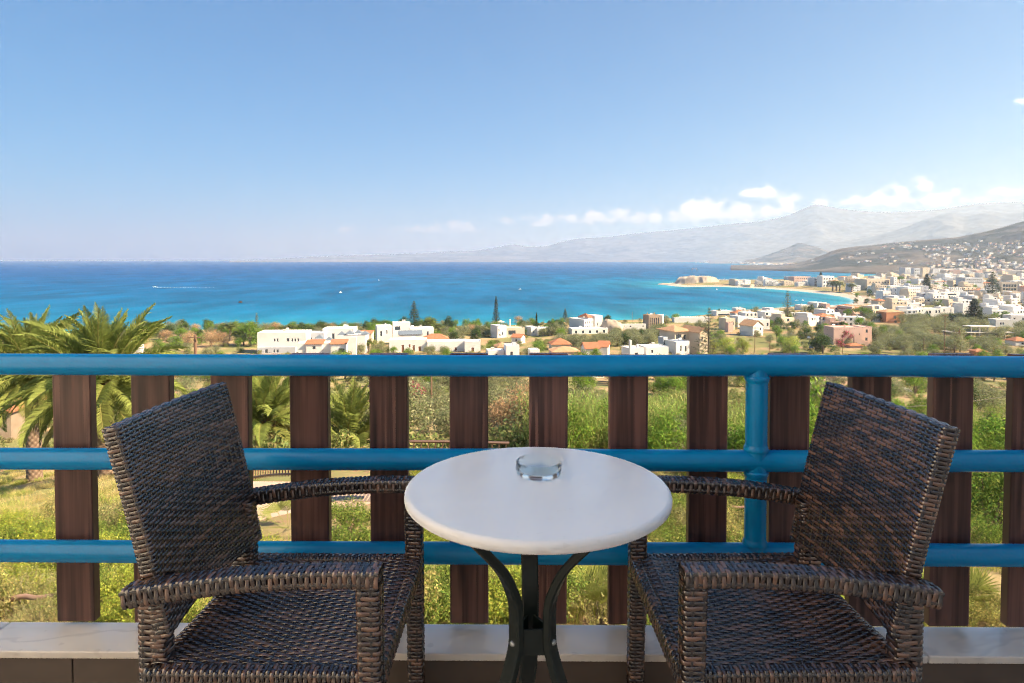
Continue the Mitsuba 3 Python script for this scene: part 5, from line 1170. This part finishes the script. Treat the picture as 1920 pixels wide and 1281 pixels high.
# far houses on the hillside and along the far coast: too small to tell apart
def specks(name, label, n, place_fn, wr, hr, mts):
    for mi_, mt in enumerate(mts):
        ms = []
        for _ in range(n // len(mts)):
            p = place_fn()
            if p is None: continue
            w, dp, hh = TR.uniform(*wr), TR.uniform(*wr) * .7, TR.uniform(*hr); b = box(-w / 2, w / 2, -dp / 2, dp / 2, -6, hh)
            b.apply_transform(trimesh.transformations.rotation_matrix(TR.uniform(-.3, .7), (0, 0, 1))); b.apply_translation(p); ms.append(b)
        key = f'{name}__{mi_ + 1:03d}'; scene[key] = mikit.ply(cat_(*ms), mt)
    tag(name, label, kind='stuff')
CL = [(TR.uniform(1560, 2060), TR.uniform(456, 506), TR.uniform(15, 50)) for _ in range(24)]
def on_hill():
    cx, cy, s = CL[TR.integers(len(CL))]; px, py = cx + TR.normal(0, s), cy + TR.normal(0, 3.5)
    ds = np.geomspace(2100, 4290, 400); az, el = angles(px, py); A = np.full(400, az)
    z = np.maximum(hill_near(A, ds), ground_z(ds * np.sin(az), ds * np.cos(az)))
    k = np.nonzero(EYE[2] + ds * math.tan(el) <= z)[0]
    if not len(k): return None
    d = ds[k[0]]; return (d * math.sin(az), d * math.cos(az), z[k[0]])
specks('hillside_houses', 'tiny pale houses scattered over the hillside behind the town', 330, on_hill, (8, 19), (3, 6.5), ('m_white_wall', 'm_cream_wall', 'm_pink_wall', 'm_concrete'))
def far_coast():
    px = TR.uniform(1000, 1620); base = np.interp(px, [860, 1000, 1180, 1300, 1380, 1450, 1520, 1600], [489, 489.3, 490, 491.5, 494.5, 498, 500, 503.5])
    d = (EYE[2] - SEA) * FPX / (base - HZ) * TR.uniform(1.02, 1.18)
    if d > 17000: return None
    az = angles(px, 487)[0]; x, y = d * math.sin(az), d * math.cos(az)
    return (x, y, gz(x, y) + 1)
specks('far_coast_houses', 'line of tiny pale houses along the far coast under the mountains', 420, far_coast, (22, 60), (7, 16), ('m_white_wall', 'm_cream_wall'))
def plain_town():
    px, py = TR.uniform(1560, 2000), TR.uniform(503, 515); g, d = ground_hit(px, py)
    if d < 1500 or float(shore(np.array([g[0]]), np.array([g[1]]))[0]) < 30: return None
    return g
specks('far_town_houses', 'dense far end of the town below the brown hill', 420, plain_town, (14, 34), (5, 13), ('m_white_wall', 'm_cream_wall', 'm_concrete', 'm_pink_wall'))
# harbour wall and beach parasols
k = numbered('harbour_wall'); tag(k, 'long low stone harbour wall between the headland and the town', 'wall')
a, b = at(1338, 527, 1500), at(1505, 526, 1480); a[2] = b[2] = SEA
put('wall', trimesh.convex.convex_hull(np.vstack([[p + o for o in ([0, 0, -3], [0, 9, -3], [0, 1, 4.2], [0, 7, 4.2])] for p in (a, b)])), 'm_concrete', parent=k)
for px in range(1350, 1480, 9):
    c = at(px, 526, 1420); c[2] = SEA; hh = TR.uniform(7, 13); bt = numbered('moored_boat'); tag(bt, 'small white boat moored inside the harbour wall', 'boat', 'boats moored in the harbour')
    put('hull', trimesh.convex.convex_hull(np.array([(-5, 0, 1.3), (5, -1.4, 1.2), (5, 1.4, 1.2), (4, 0, -.5), (-3, 0, -.4), (-2, 1.5, 1.2), (-2, -1.5, 1.2)]) + c), 'm_boat', parent=bt); put('mast', tube([c, c + [0, 0, hh]], .12, 5), 'm_boat', parent=bt)
def beach_parasols():
    for i in range(34):
        px, py = TR.uniform(1555, 1660), TR.uniform(548, 566); g, d = ground_hit(px, py); s = float(shore(np.array([g[0]]), np.array([g[1]]))[0])
        if s < 8 or s > 46: continue
        u = numbered('beach_parasol'); tag(u, 'pale straw parasol on the beach of the bay', 'parasol', 'parasols on the beach')
        c = trimesh.creation.cone(radius=1.7, height=.9, sections=8); c.apply_translation(g + [0, 0, 2.0]); put('canopy', c, 'm_tan_roof' if TR.random() < .5 else 'm_white_wall', parent=u); put('pole', tube([g, g + [0, 0, 2.4]], .05, 5), 'm_pole', parent=u)
beach_parasols()
c = at(939, 604, 372); u = house('parasol', 'cream parasol on the roof terrace of the white house', 'parasol')
m = trimesh.creation.cone(radius=2.4, height=1.0, sections=8); m.apply_translation(c); put('canopy', m, 'm_cream_wall', parent=u); put('pole', tube([c - [0, 0, 2.6], c + [0, 0, .8]], .05, 6), 'm_pole', parent=u)

# ------------------------------------------------------------------ boats, rock in the sea, parasail
def boat(label, px, py, L, kind='motor', yaw=0):
    x, y = on_sea(px, py); k = numbered('boat'); tag(k, label, 'boat'); M = trimesh.transformations.rotation_matrix(yaw, (0, 0, 1)); M[:3, 3] = (x, y, SEA); s = L / 10
    hull = trimesh.convex.convex_hull(np.array([(-5.6, 0, 1.9), (-3, 1.3, 1.5), (-3, -1.3, 1.5), (5, 1.5, 1.2), (5, -1.5, 1.2), (4.6, 0, -.6), (-3.6, 0, -.5)]) * s); hull.apply_transform(M); put('hull', hull, 'm_boat', parent=k)
    if kind == 'motor':
        b = bevel_box(-1.2 * s, 2 * s, -s, s, 1.25 * s, 2.7 * s, .2 * s); b.apply_transform(M); put('cabin', b, 'm_boat', parent=k)
    else:
        put('mast', tube([np.array([x, y, SEA + s]), np.array([x, y, SEA + 12 * s])], .1 * s, 5), 'm_boat', parent=k)
        sl = trimesh.convex.convex_hull(np.array([(0.2, -.04, 2), (4.6, -.04, 2), (.2, -.04, 11.5), (.2, .04, 2), (4.6, .04, 2), (.2, .04, 11.5)]) * s); sl.apply_transform(M); put('sail', sl, 'm_boat', parent=k)
boat('white speedboat pulling a long wake on the left of the sea', 290, 539, 8, 'motor', .1)
x, y = on_sea(293, 539.6); wk = []
for t in np.linspace(0, 1, 40): wk += [(x + t * 95, y + t * 26 - .6 - 1.6 * (1 - t), SEA + .05), (x + t * 95, y + t * 26 + .6 + 1.6 * (1 - t), SEA + .05)]
k = put('boat_wake', (np.array(wk), grid_faces(40, 2)), 'm_foam'); tag(k, 'white foam wake trailing behind the speedboat', kind='stuff')
plain('m_foam', (0.75, 0.80, 0.82), 0.8, 0.1)
boat('small white boat in the middle of the sea', 638, 549, 7, 'motor', 1.2)
boat('tiny white sailboat far out left of centre', 710, 526, 3.5, 'sail', .4)
boat('tiny white boat right of centre on the sea', 975, 543, 5, 'motor', .6)
boat('tiny white boat in the bay behind the headland', 1398, 506, 16, 'motor', .2)
boat('small white boat inside the sandy bay', 1344, 543, 5, 'motor', .9); boat('white boat moored near the beach houses', 1494, 564.5, 5, 'motor', .2); boat('second white boat moored near the beach houses', 1506, 564, 5, 'motor', .5)
x, y = on_sea(450, 568); m = trimesh.creation.icosphere(subdivisions=3, radius=1); m.vertices *= (.6 + .8 * meshkit.fbm(m.vertices * 1.5, 3, 1))[:, None]; m.apply_scale((2.2, 1.8, 1.9)); m.apply_translation((x, y, SEA + .3)); k = put('sea_rock', m, 'm_dark_rock', smooth=30); tag(k, 'small dark rock standing out of the sea', 'rock')
plain('m_dark_rock', (0.05, 0.04, 0.035), .9)
k = numbered('parasail'); tag(k, 'red and white parasail canopy above the sea by the headland', 'parasail'); c = at(1302, 507, 1500)
for i in range(7):
    a0, a1 = PI * i / 7, PI * (i + 1) / 7; v = np.array([[math.cos(a) * 6.5, yy, math.sin(a) * 5.5] for a in (a0, a1) for yy in (-3, 3)]); v = np.vstack([v, v * [.96, 1, .94]]) + c; put('panel', trimesh.convex.convex_hull(v), 'm_roof_tile' if i % 2 == 0 else 'm_boat', parent=k)
for sg in (-1, 1): put('line', tube([c + [sg * 6.2, 0, 0], c + [0, 0, -11]], .08, 4), 'm_iron', parent=k)

# ------------------------------------------------------------------ poles, wires, fences, bougainvillea, car
def pole(px, pyb, pyt, label, d=None, arm=True, r=.14, slim=False):
    g, dd = ground_hit(px, pyb) if d is None else (at(px, pyb, d), d)
    h = at(px, pyt, dd)[2] - g[2]; k = numbered('utility_pole'); tag(k, label, 'pole')
    put('post', tube([g - [0, 0, 1], g + [0, 0, h]], [r, r * .75], 8), 'm_pole', parent=k, smooth=40)
    if arm: put('crossarm', bevel_box(g[0] - 1.5, g[0] + 1.5, g[1] - .22 - r, g[1] - r - .02, g[2] + h - .7, g[2] + h - .48, .02), 'm_pole', parent=k)
    return g + [0, 0, h]
P1 = pole(364, 690, 628, 'reddish wooden pole with a wide crossarm between the tan trees', 150, True, .42)
P2 = pole(808, 775, 690, 'slim brown wooden pole behind the bougainvillea', None, False, .13)
P3 = pole(1417, 662, 613, 'dark wooden pole below the white gabled house', None, True, .17); P3b = pole(1445, 664, 640, 'thin pole among the pale trees at the right', None, False)
P4 = pole(1533, 616, 590, 'grey lamp pole beside the tall sparse pine', None, False); P5 = pole(1582, 666, 636, 'brown pole in front of the bougainvillea of the pink house', None, False, .17)
P6 = pole(1735, 664, 634, 'brown pole standing in the right olive grove', None, False, .17); P7 = pole(1774, 666, 590, 'tall brown pole in the right olive grove', None, True, .2); P8 = pole(1071, 664, 645, 'dark pole right of the bright orange roof', 290, False, .15)
P9 = pole(1186, 606, 584, 'thin pole by the sea left of the stone house', None, False); P10 = pole(838, 622, 600, 'thin pole by the sea right of the palms', None, False); P11 = pole(1020, 608, 598, 'thin dark pole near the slim cypress', None, False)
P12 = pole(1801, 652, 615, 'wooden tripod pole in the olive grove', None, False, .16)
for sg in (-1, 1): put('brace', tube([P12 - [0, 0, 1], P12 - [sg * 2.6, 0, 10.5]], .12, 6), 'm_pole', parent='utility_pole_012' if 'utility_pole_012' in used else 'utility_pole')
def wire(a, b, sag, label):
    t = np.linspace(0, 1, 20)[:, None]; p = a + (b - a) * t; p[:, 2] -= sag * 4 * (t[:, 0] * (1 - t[:, 0])); k = put('overhead_wire', tube(p, .018, 4), 'm_iron'); tag(k, label, 'wire')
wire(P2, P1, 1.5, 'power line running left from the slim brown pole'); wire(P2, at(1120, 712, 95), 1.2, 'power line running right from the slim brown pole across the olives'); wire(P3, P7, 4, 'power line between the two dark poles at the right'); wire(at(1640, 765, 60), at(2000, 722, 62), .6, 'pale wire crossing the slope behind the right chair')
def fence_run(name, pts, label, h, step, bar, m, slant=0, r=.02, rail=True):
    k = numbered(name); tag(k, label, 'fence'); P = np.array(pts); seg = np.linalg.norm(np.diff(P[:, :2], axis=0), axis=1); L = np.concatenate([[0], np.cumsum(seg)]); n = int(L[-1] / step)
    f = lambda s: np.array([np.interp(s, L, P[:, i]) for i in range(3)])
    for i in range(n + 1):
        a = f(i * step); put('picket', tube([a, a + [slant, 0, h]], bar, 5), m, parent=k)
    if rail:
        for z in (h * .98, h * .12): put('rail', tube([f(s) + [slant * z / h, 0, z] for s in np.linspace(0, L[-1], 12)], r * 1.6, 6), m, parent=k)
def gpt(px, py): return ground_hit(px, py)[0]
plain('m_bamboo', (0.34, 0.20, 0.13), .6); plain('m_brown_metal', (0.13, 0.075, 0.055), .5, .5)
def lev(px, py, d): return at(px, py, d)
fence_run('picket_fence', [lev(470, 903, 18.5), lev(505, 898, 18.0), lev(545, 897, 17.6), lev(575, 899, 17.3)], 'curved fence of thin brown wooden pickets behind the left chair arm', .55, .12, .022, 'm_bamboo', .03)
fence_run('metal_railing', [lev(755, 872, 21), lev(850, 872, 21.3), lev(948, 874, 21.6)], 'brown metal railing with slanting bars on the slope left of the table', .75, .24, .022, 'm_brown_metal', .12, .03)
k = numbered('stone_wall'); tag(k, 'low wall of round brown stones at the back of the concrete terrace', 'wall')
SR = rng(9)
for i in range(44):
    t = (i % 22) / 21; c = at(598 + 88 * t, 923 - (i // 22) * 8.5, 15.6 + .3 * t) + SR.normal(0, .02, 3); m = trimesh.creation.icosphere(subdivisions=1, radius=1); m.vertices *= (.75 + .5 * meshkit.noise(m.vertices * 1.7 + i, 3))[:, None]; m.apply_scale((.085, .11, .075)); m.apply_translation(c); put('stone', m, 'm_rock_small', parent=k, smooth=40)
mottled('m_rock_small', (0.24, 0.17, 0.12), (0.44, 0.34, 0.26), 4)
def bloom(px, pyb, pyt, w, label, seed, d=None):
    r = rng(seed); g, dd = ground_hit(px, pyb) if d is None else (at(px, pyb, d), d); h = at(px, pyt, dd)[2] - g[2]; W = w / FPX * dd
    blobs = [(r.uniform(-.35, .35) * W, r.uniform(-.2, .2) * W, h * r.uniform(.15, .85), W * r.uniform(.16, .26), 1.0) for _ in range(10)]
    n = 2600; P, N, i = blob_points(blobs, n, r); s = max(.12, W * .035); v, f = leaf_quads(P + g, N, s * 1.3, s * .8, r)
    c = leaf_colors(n, (0.36, 0.055, 0.13), r, .25, (0.10, 0.15, 0.03), .42); k = numbered('bougainvillea'); tag(k, label, 'bush'); put('blossoms', (v, f), 'm_leaf', parent=k, color=c); labels[f'{k}__blossoms'] = {'kind': 'stuff'}
    put('stem', tube([g, g + [0, 0, h * .6]], [.1, .05], 6), 'm_pole', parent=k)
bloom(778, 775, 700, 46, 'pink and red bougainvillea by the slim brown pole', 1); bloom(800, 772, 752, 30, 'red flowering bush at the foot of the white house steps', 2); bloom(1592, 642, 616, 24, 'tall pink bougainvillea against the pink house wall', 3, 334); bloom(1574, 652, 636, 24, 'low magenta bougainvillea at the left of the pink house', 4, 332)
def car(px, py, label, m, d=None):
    g, dd = ground_hit(px, py) if d is None else (at(px, py, d), d); k = numbered('parked_car'); tag(k, label, 'car')
    M = trimesh.transformations.rotation_matrix(1.2, (0, 0, 1)); M[:3, 3] = g
    def p(name, mesh, mm): mesh.apply_transform(M); put(name, mesh, mm, parent=k, smooth=30)
    p('body', bevel_box(-2.1, 2.1, -.85, .85, .3, .9, .15), m); p('cabin', trimesh.convex.convex_hull(np.array([(-1.4, s * .78, .9) for s in (-1, 1)] + [(1.2, s * .78, .9) for s in (-1, 1)] + [(-.8, s * .62, 1.45) for s in (-1, 1)] + [(.5, s * .62, 1.45) for s in (-1, 1)])), 'm_pane')
    for sx in (-1.3, 1.3):
        for sy in (-.8, .8): w = trimesh.creation.cylinder(radius=.32, height=.2, sections=16); w.apply_transform(trimesh.transformations.rotation_matrix(PI / 2, (1, 0, 0))); w.apply_translation((sx, sy, .32)); p('wheel', w, 'm_iron')
plain('m_car_blue', (0.05, 0.09, 0.18), .3, .6, clearcoat=.6); plain('m_car_grey', (0.35, 0.36, 0.38), .3, .6, clearcoat=.6)
car(1523, 654, 'dark blue car parked on the lane left of the pink house', 'm_car_blue', 318); car(1518, 636, 'grey car on the lane behind the dark blue car', 'm_car_grey', 352)
# ------------------------------------------------------------------ trees round the houses
def free(px, py, w=10, hgt=20):
    """no house would be hidden by a tree of that size in picture pixels"""
    return not any(px + w > a and px - w < b and py > d - 1 and py - hgt < d - .4 * (d - c) for a, b, c, d in BL)
def wood_(n, x0, x1, y0, y1, gks, name, label, cat, grp, lo, hi, gap=1.0, keep=lambda x, y: True, cover=.15):
    out, tries = [], 0
    while len(out) < n and tries < n * 60:
        tries += 1
        x, y = GR.uniform(x0, x1), GR.uniform(y0, y1)
        g, d = ground_hit(x, y); s = GR.uniform(lo, hi); w = 2.6 * s * FPX / d
        if not keep(x, y) or (not free(x, y, w, w * 1.6) and GR.random() > cover): continue
        if any(np.hypot(g[0] - a, g[1] - b) < 1.6 * gap * (s + c) for a, b, c in out): continue
        if d > 380 and float(shore(g[:1], g[1:2])[0]) < 9: continue
        out.append((g[0], g[1], s)); k = place(name, str(GR.choice(gks)), g[0], g[1], g[2] - .1, s, GR.uniform(0, 360), s * GR.uniform(.8, 1.05)); tag(k, label, cat, grp); REG.append((k, cat, label, x, y))
wood_(108, 1625, 1990, 604, 664, OL, 'olive_tree', 'round olive tree in the large grove at the right', 'olive tree', 'olive trees in the large right grove', 1.5, 2.2, .75, cover=0)
wood_(54, 1440, 1990, 640, 720, OL + GN, 'garden_tree', 'bushy tree in the gardens just above and below the top rail at the right', 'tree', 'garden trees at the right', 1.0, 1.5, .8)
wood_(59, 1440, 2050, 690, 790, OL + OL + GN + DK, 'slope_tree', 'bushy tree on the slope behind the right chair', 'tree', 'slope trees behind the right chair', .8, 1.2, .75)
wood_(62, 1030, 1250, 622, 652, OL, 'olive_tree', 'round olive tree in the grove between the white houses', 'olive tree', 'olive trees in the middle grove', 1.2, 1.7, .7, cover=0)
wood_(62, 1100, 1500, 655, 745, OL + GN, 'slope_tree', 'bushy tree on the slope above the reeds', 'tree', 'slope trees above the reeds', .9, 1.35, .75, cover=.05)
wood_(67, 690, 1110, 655, 735, OL + OL + GN, 'slope_tree', 'bushy tree below the white houses left of centre', 'tree', 'slope trees left of centre', .9, 1.4, .75, cover=.05)
wood_(62, 180, 700, 636, 720, OL + GN + TN[:1], 'slope_tree', 'bushy tree behind the palm fronds at the left', 'tree', 'slope trees at the left', 1.0, 1.6, .75, cover=.03)
wood_(45, -160, 480, 668, 830, GN + OL, 'slope_tree', 'bushy tree behind the date palm trunks', 'tree', 'slope trees behind the date palms', .7, 1.1, .8, cover=.05)
wood_(90, 180, 1250, 621, 632, GN + OL + DK + TN[:1], 'shore_tree', 'bushy tree along the shore', 'tree', 'trees along the shore', 1.2, 2.0, .5, cover=.0)
wood_(59, 200, 700, 622, 640, GN + OL + DK, 'shore_tree', 'bushy tree near the left shore', 'tree', 'trees near the left shore', 1.2, 1.9, .7, cover=.0)
wood_(81, 690, 1250, 606, 640, GN + OL + DK, 'shore_tree', 'bushy tree between the hotels near the shore', 'tree', 'trees between the hotels near the shore', 1.0, 1.6, .75, cover=.02)
wood_(81, 1240, 1660, 586, 650, GN + OL + DK + OL, 'town_tree', 'bushy tree between the houses by the bay', 'tree', 'trees between the houses by the bay', 1.0, 1.7, .8, cover=.06)
wood_(67, 1640, 1990, 560, 606, GN + OL + DK, 'town_tree', 'green tree in the town gardens at the right', 'tree', 'trees in the town gardens', 1.0, 1.7, .9, cover=.1)
wood_(54, 1600, 1990, 514, 560, DK + GN, 'town_tree', 'small dark tree among the town houses', 'tree', 'small trees among the town houses', 1.2, 2.0, 1.2, keep=lambda x, y: x > 1700 or y > 540, cover=.2)
for px, py, pt, gk, lab in ((1365, 664, 628, 'g_lime_0', 'large pale yellow green tree right of the big tile roofed house'), (1395, 664, 632, 'g_lime_1', 'second pale yellow green tree right of the big tile roofed house'), (1340, 664, 634, 'g_lime_1', 'pale yellow green tree at the foot of the sparse pine'), (1484, 664, 626, 'g_lime_0', 'feathery pale yellow tree left of the lane'),
                            (1545, 664, 616, 'g_dark_0', 'tall dark green tree right of the lane'), (1532, 664, 630, 'g_dark_1', 'dark green tree beside the lane'), (1462, 620, 592, 'g_dark_1', 'brownish dark tree below the tall sparse pine'), (1537, 596, 570, 'g_dark_0', 'dark tree in front of the beach side cubes'), (1606, 570, 558, 'g_dark_1', 'small dark tree at the back of the beach'), (1626, 570, 557, 'g_dark_0', 'second small dark tree at the back of the beach'),
                            (1172, 650, 622, 'g_dark_1', 'dark tree left of the white flat roofed house'), (1045, 612, 596, 'g_dark_0', 'dark round tree left of the white hotel by the sea'), (1030, 612, 600, 'g_dark_1', 'second dark round tree by the sea'), (972, 608, 591, 'g_tan_0', 'pinkish tan round tree by the white houses near the sea'), (1010, 664, 634, 'g_green_0', 'bright green tree right of the battlement house'), (1640, 640, 615, 'g_dark_0', 'dark tree right of the pink house'),
                            (268, 645, 617, 'g_tan_1', 'tan tree rising over the palm fronds'), (310, 640, 616, 'g_tan_0', 'second tan tree near the left shore'), (352, 650, 621, 'g_tan_2', 'broad tan tree left of the reddish pole'), (395, 652, 616, 'g_tan_0', 'broad tan tree right of the reddish pole'), (418, 650, 622, 'g_tan_1', 'tan tree in front of the shore house'), (468, 650, 600, 'g_green_1', 'large green tree left of the long white hotel'), (455, 648, 608, 'g_green_2', 'green tree beside the palm near the shore'), (577, 632, 603, 'g_green_0', 'round green tree behind the long white hotel'), (515, 632, 603, 'g_tan_2', 'brownish tree behind the left end of the hotel'), (610, 630, 606, 'g_tan_1', 'tan tree behind the hotel roof'), (868, 636, 606, 'g_olive_1', 'tall grey tree right of the stepped hotel'), (892, 640, 612, 'g_dark_0', 'dark tree left of the terrace house'), (1108, 1, 1, '', '')):
    if not gk: continue
    single('single_tree', gk, px, py, pt, {'g_lime': 5.5, 'g_dark': 6.0, 'g_tan_': 5.0, 'g_gree': 5.2, 'g_oliv': 4.6}[gk[:6]], lab, 'tree', 1.15)

# low scrub that nobody could count
tree_group('g_scrub_0', 1.3, 2.1, (0.105, 0.13, 0.045), 420, .15, 701, (0.22, 0.20, 0.09), .35, trunk=0, nb=5, low=.05)
tree_group('g_scrub_1', 1.1, 1.9, (0.20, 0.165, 0.085), 420, .14, 702, (0.13, 0.14, 0.05), .35, trunk=0, nb=5, low=.05)
for _ in range(2200):
    px, py = GR.uniform(-120, 2020), 572 + 200 * GR.random() ** 1.3
    g, d = ground_hit(px, py)
    if not free(px, py, 3, 6) or (d > 380 and float(shore(g[:1], g[1:2])[0]) < 12): continue
    strew('low_scrub', 'g_scrub_0' if GR.random() < .75 else 'g_scrub_1', g[0], g[1], g[2] - .1, GR.uniform(.6, 1.3) * (1 + (d > 200) * .7), GR.uniform(0, 360))
for _ in range(620):
    px, py = GR.uniform(-120, 2020), GR.uniform(690, 880)
    g, d = ground_hit(px, py)
    if PAVE.buffer(1.2).contains(shapely.Point(g[0], g[1])) or not free(px, py, 5, 10) or (1010 < px < 1460 and py > 765): continue
    strew('low_scrub', 'g_scrub_0' if GR.random() < .8 else 'g_scrub_1', g[0], g[1], g[2] - .1, GR.uniform(.5, 1.2), GR.uniform(0, 360))
tag('low_scrub', 'low dry scrub spread over the slope between the trees and houses', kind='stuff')

# ------------------------------------------------------------------ labels that single things out
ORD = ['nearest', 'second', 'third', 'fourth', 'fifth', 'sixth', 'seventh', 'eighth', 'ninth', 'tenth'] + [f'{n}' + ('th' if n % 100 in (11, 12, 13) else {1: 'st', 2: 'nd', 3: 'rd'}.get(n % 10, 'th')) for n in range(11, 120)]
MARKS = [(530, 640, 'the long white hotel'), (770, 625, 'the stepped white hotel'), (950, 620, 'the terrace parasol house'), (1098, 605, 'the white sea hotel'), (1228, 602, 'the brown stone house'), (1280, 640, 'the big tile roofed house'), (1415, 618, 'the white gabled house'),
         (1590, 630, 'the pink house'), (1668, 595, 'the orange brick house'), (1725, 583, 'the long white house'), (1850, 622, 'the concrete frame'), (1478, 580, 'the tall sparse pine'), (1700, 548, 'the arched window hotel'), (1738, 540, 'the dense dark pine'), (1862, 540, 'the tall wide pine'),
         (1780, 555, 'the bluish hotel wing'), (1498, 525, 'the tan harbour block'), (1548, 530, 'the stepped harbour block'), (1644, 531, 'the wide cream building'), (1705, 509, 'the blue grey tower'), (1818, 527, 'the long bluish building'), (1887, 538, 'the pale framed building'),
         (1616, 590, 'the umbrella pine'), (1304, 527, 'the rocky headland'), (364, 645, 'the reddish pole'), (808, 735, 'the slim brown pole'), (1421, 760, 'the blue railing post'), (494, 790, 'the short trunked palm'), (652, 780, 'the trunkless palm'), (1695, 745, 'the pale villa'), (1865, 800, 'the two rightmost slats'), (190, 760, 'the second palm'), (66, 760, 'the leftmost palm'),
         (1050, 652, 'the bright orange roof'), (1118, 665, 'the joined orange gables'), (1210, 662, 'the chimney house'), (940, 665, 'the battlement house'), (1100, 720, 'the flat slab house'), (1260, 742, 'the reeds'), (418, 635, 'the shore house'), (880, 780, 'the metal railing')]
def rel(px, py):
    m = min(MARKS, key=lambda q: math.hypot(px - q[0], 1.6 * (py - q[1]))); dx, dy = px - m[0], py - m[1]
    return m, ('to the left of' if dx < 0 else 'to the right of') if abs(dx) > 1.3 * abs(dy) else ('above' if dy < 0 else 'below')
sets = {}
for k, cat, lab, px, py in REG:
    if k.startswith('town_house'): base = lab
    else: base = ' '.join(lab.split(' ')[:3]) if lab.split(' ')[2] in ('tree', 'bush', 'olive') else lab.split(' ')[0] + ' ' + lab.split(' ')[1]
    if base.endswith('olive'): base += ' tree'
    m, d = rel(px, py); sets.setdefault((base, m[2], d), []).append((math.hypot(px - m[0], py - m[1]), k))
for (base, m, d), v in sets.items():
    for i, (_, k) in enumerate(sorted(v)): labels[k]['label'] = f'{base}, {ORD[i]} one {d} {m}' if len(v) > 1 else f'{base} {d} {m}'
GAPS = sorted(p for p, w in SL if p > 0); ORD2 = ['first'] + ORD[1:]
sets = {}
for k, lab, px, py, d in SHR:
    g = int(np.searchsorted(GAPS, px)); band = 'above the middle rail' if py < 850 else 'between middle and lower rails' if py < 1040 else 'below the lower rail'
    where = 'outside the left edge' if px < 0 else 'outside the right edge' if px > 1920 else 'left of the leftmost slat' if g == 0 else f'right of the {ORD2[g - 1]} slat'
    sets.setdefault((lab, where, band), []).append((d, k))
for (lab, where, band), v in sets.items():
    for i, (_, k) in enumerate(sorted(v)): labels[k]['label'] = f'{lab}, {ORD[i]} {where}, {band}'
for pre, what in (('parasol', 'grey pyramid parasol on the hotel terrace'), ('moored_boat', 'small white boat moored inside the harbour wall'), ('beach_parasol', 'pale straw parasol on the beach of the bay')):
    ks = [k for k in labels if k.startswith(pre) and '__' not in k and 'group' in labels[k]]; first = {k: next(x for x in scene if x.startswith(k + '__')) for k in ks}
    def col(k):
        b = meshkit.WRITTEN[scene[first[k]]['filename']][0].mean(0); return (b @ RIGHT) / (b @ FWDH)
    for i, k in enumerate(sorted(ks, key=col)): labels[k]['label'] = f'{what}, {"leftmost" if i == 0 else ORD[i] + " from the left"}'
#---TAIL---
# ------------------------------------------------------------------ haze
k = numbered('haze')
scene[k] = {'type': 'cube', 'to_world': T().translate([2000, 10000, (HAZE_TOP - 58) / 2]).scale([60000, 60000, (HAZE_TOP + 58) / 2]), 'bsdf': {'type': 'null'}, 'interior': {'type': 'ref', 'id': 'haze_air'}}
tag(k, 'thin summer haze over sea, town and mountains', 'haze', kind='stuff')
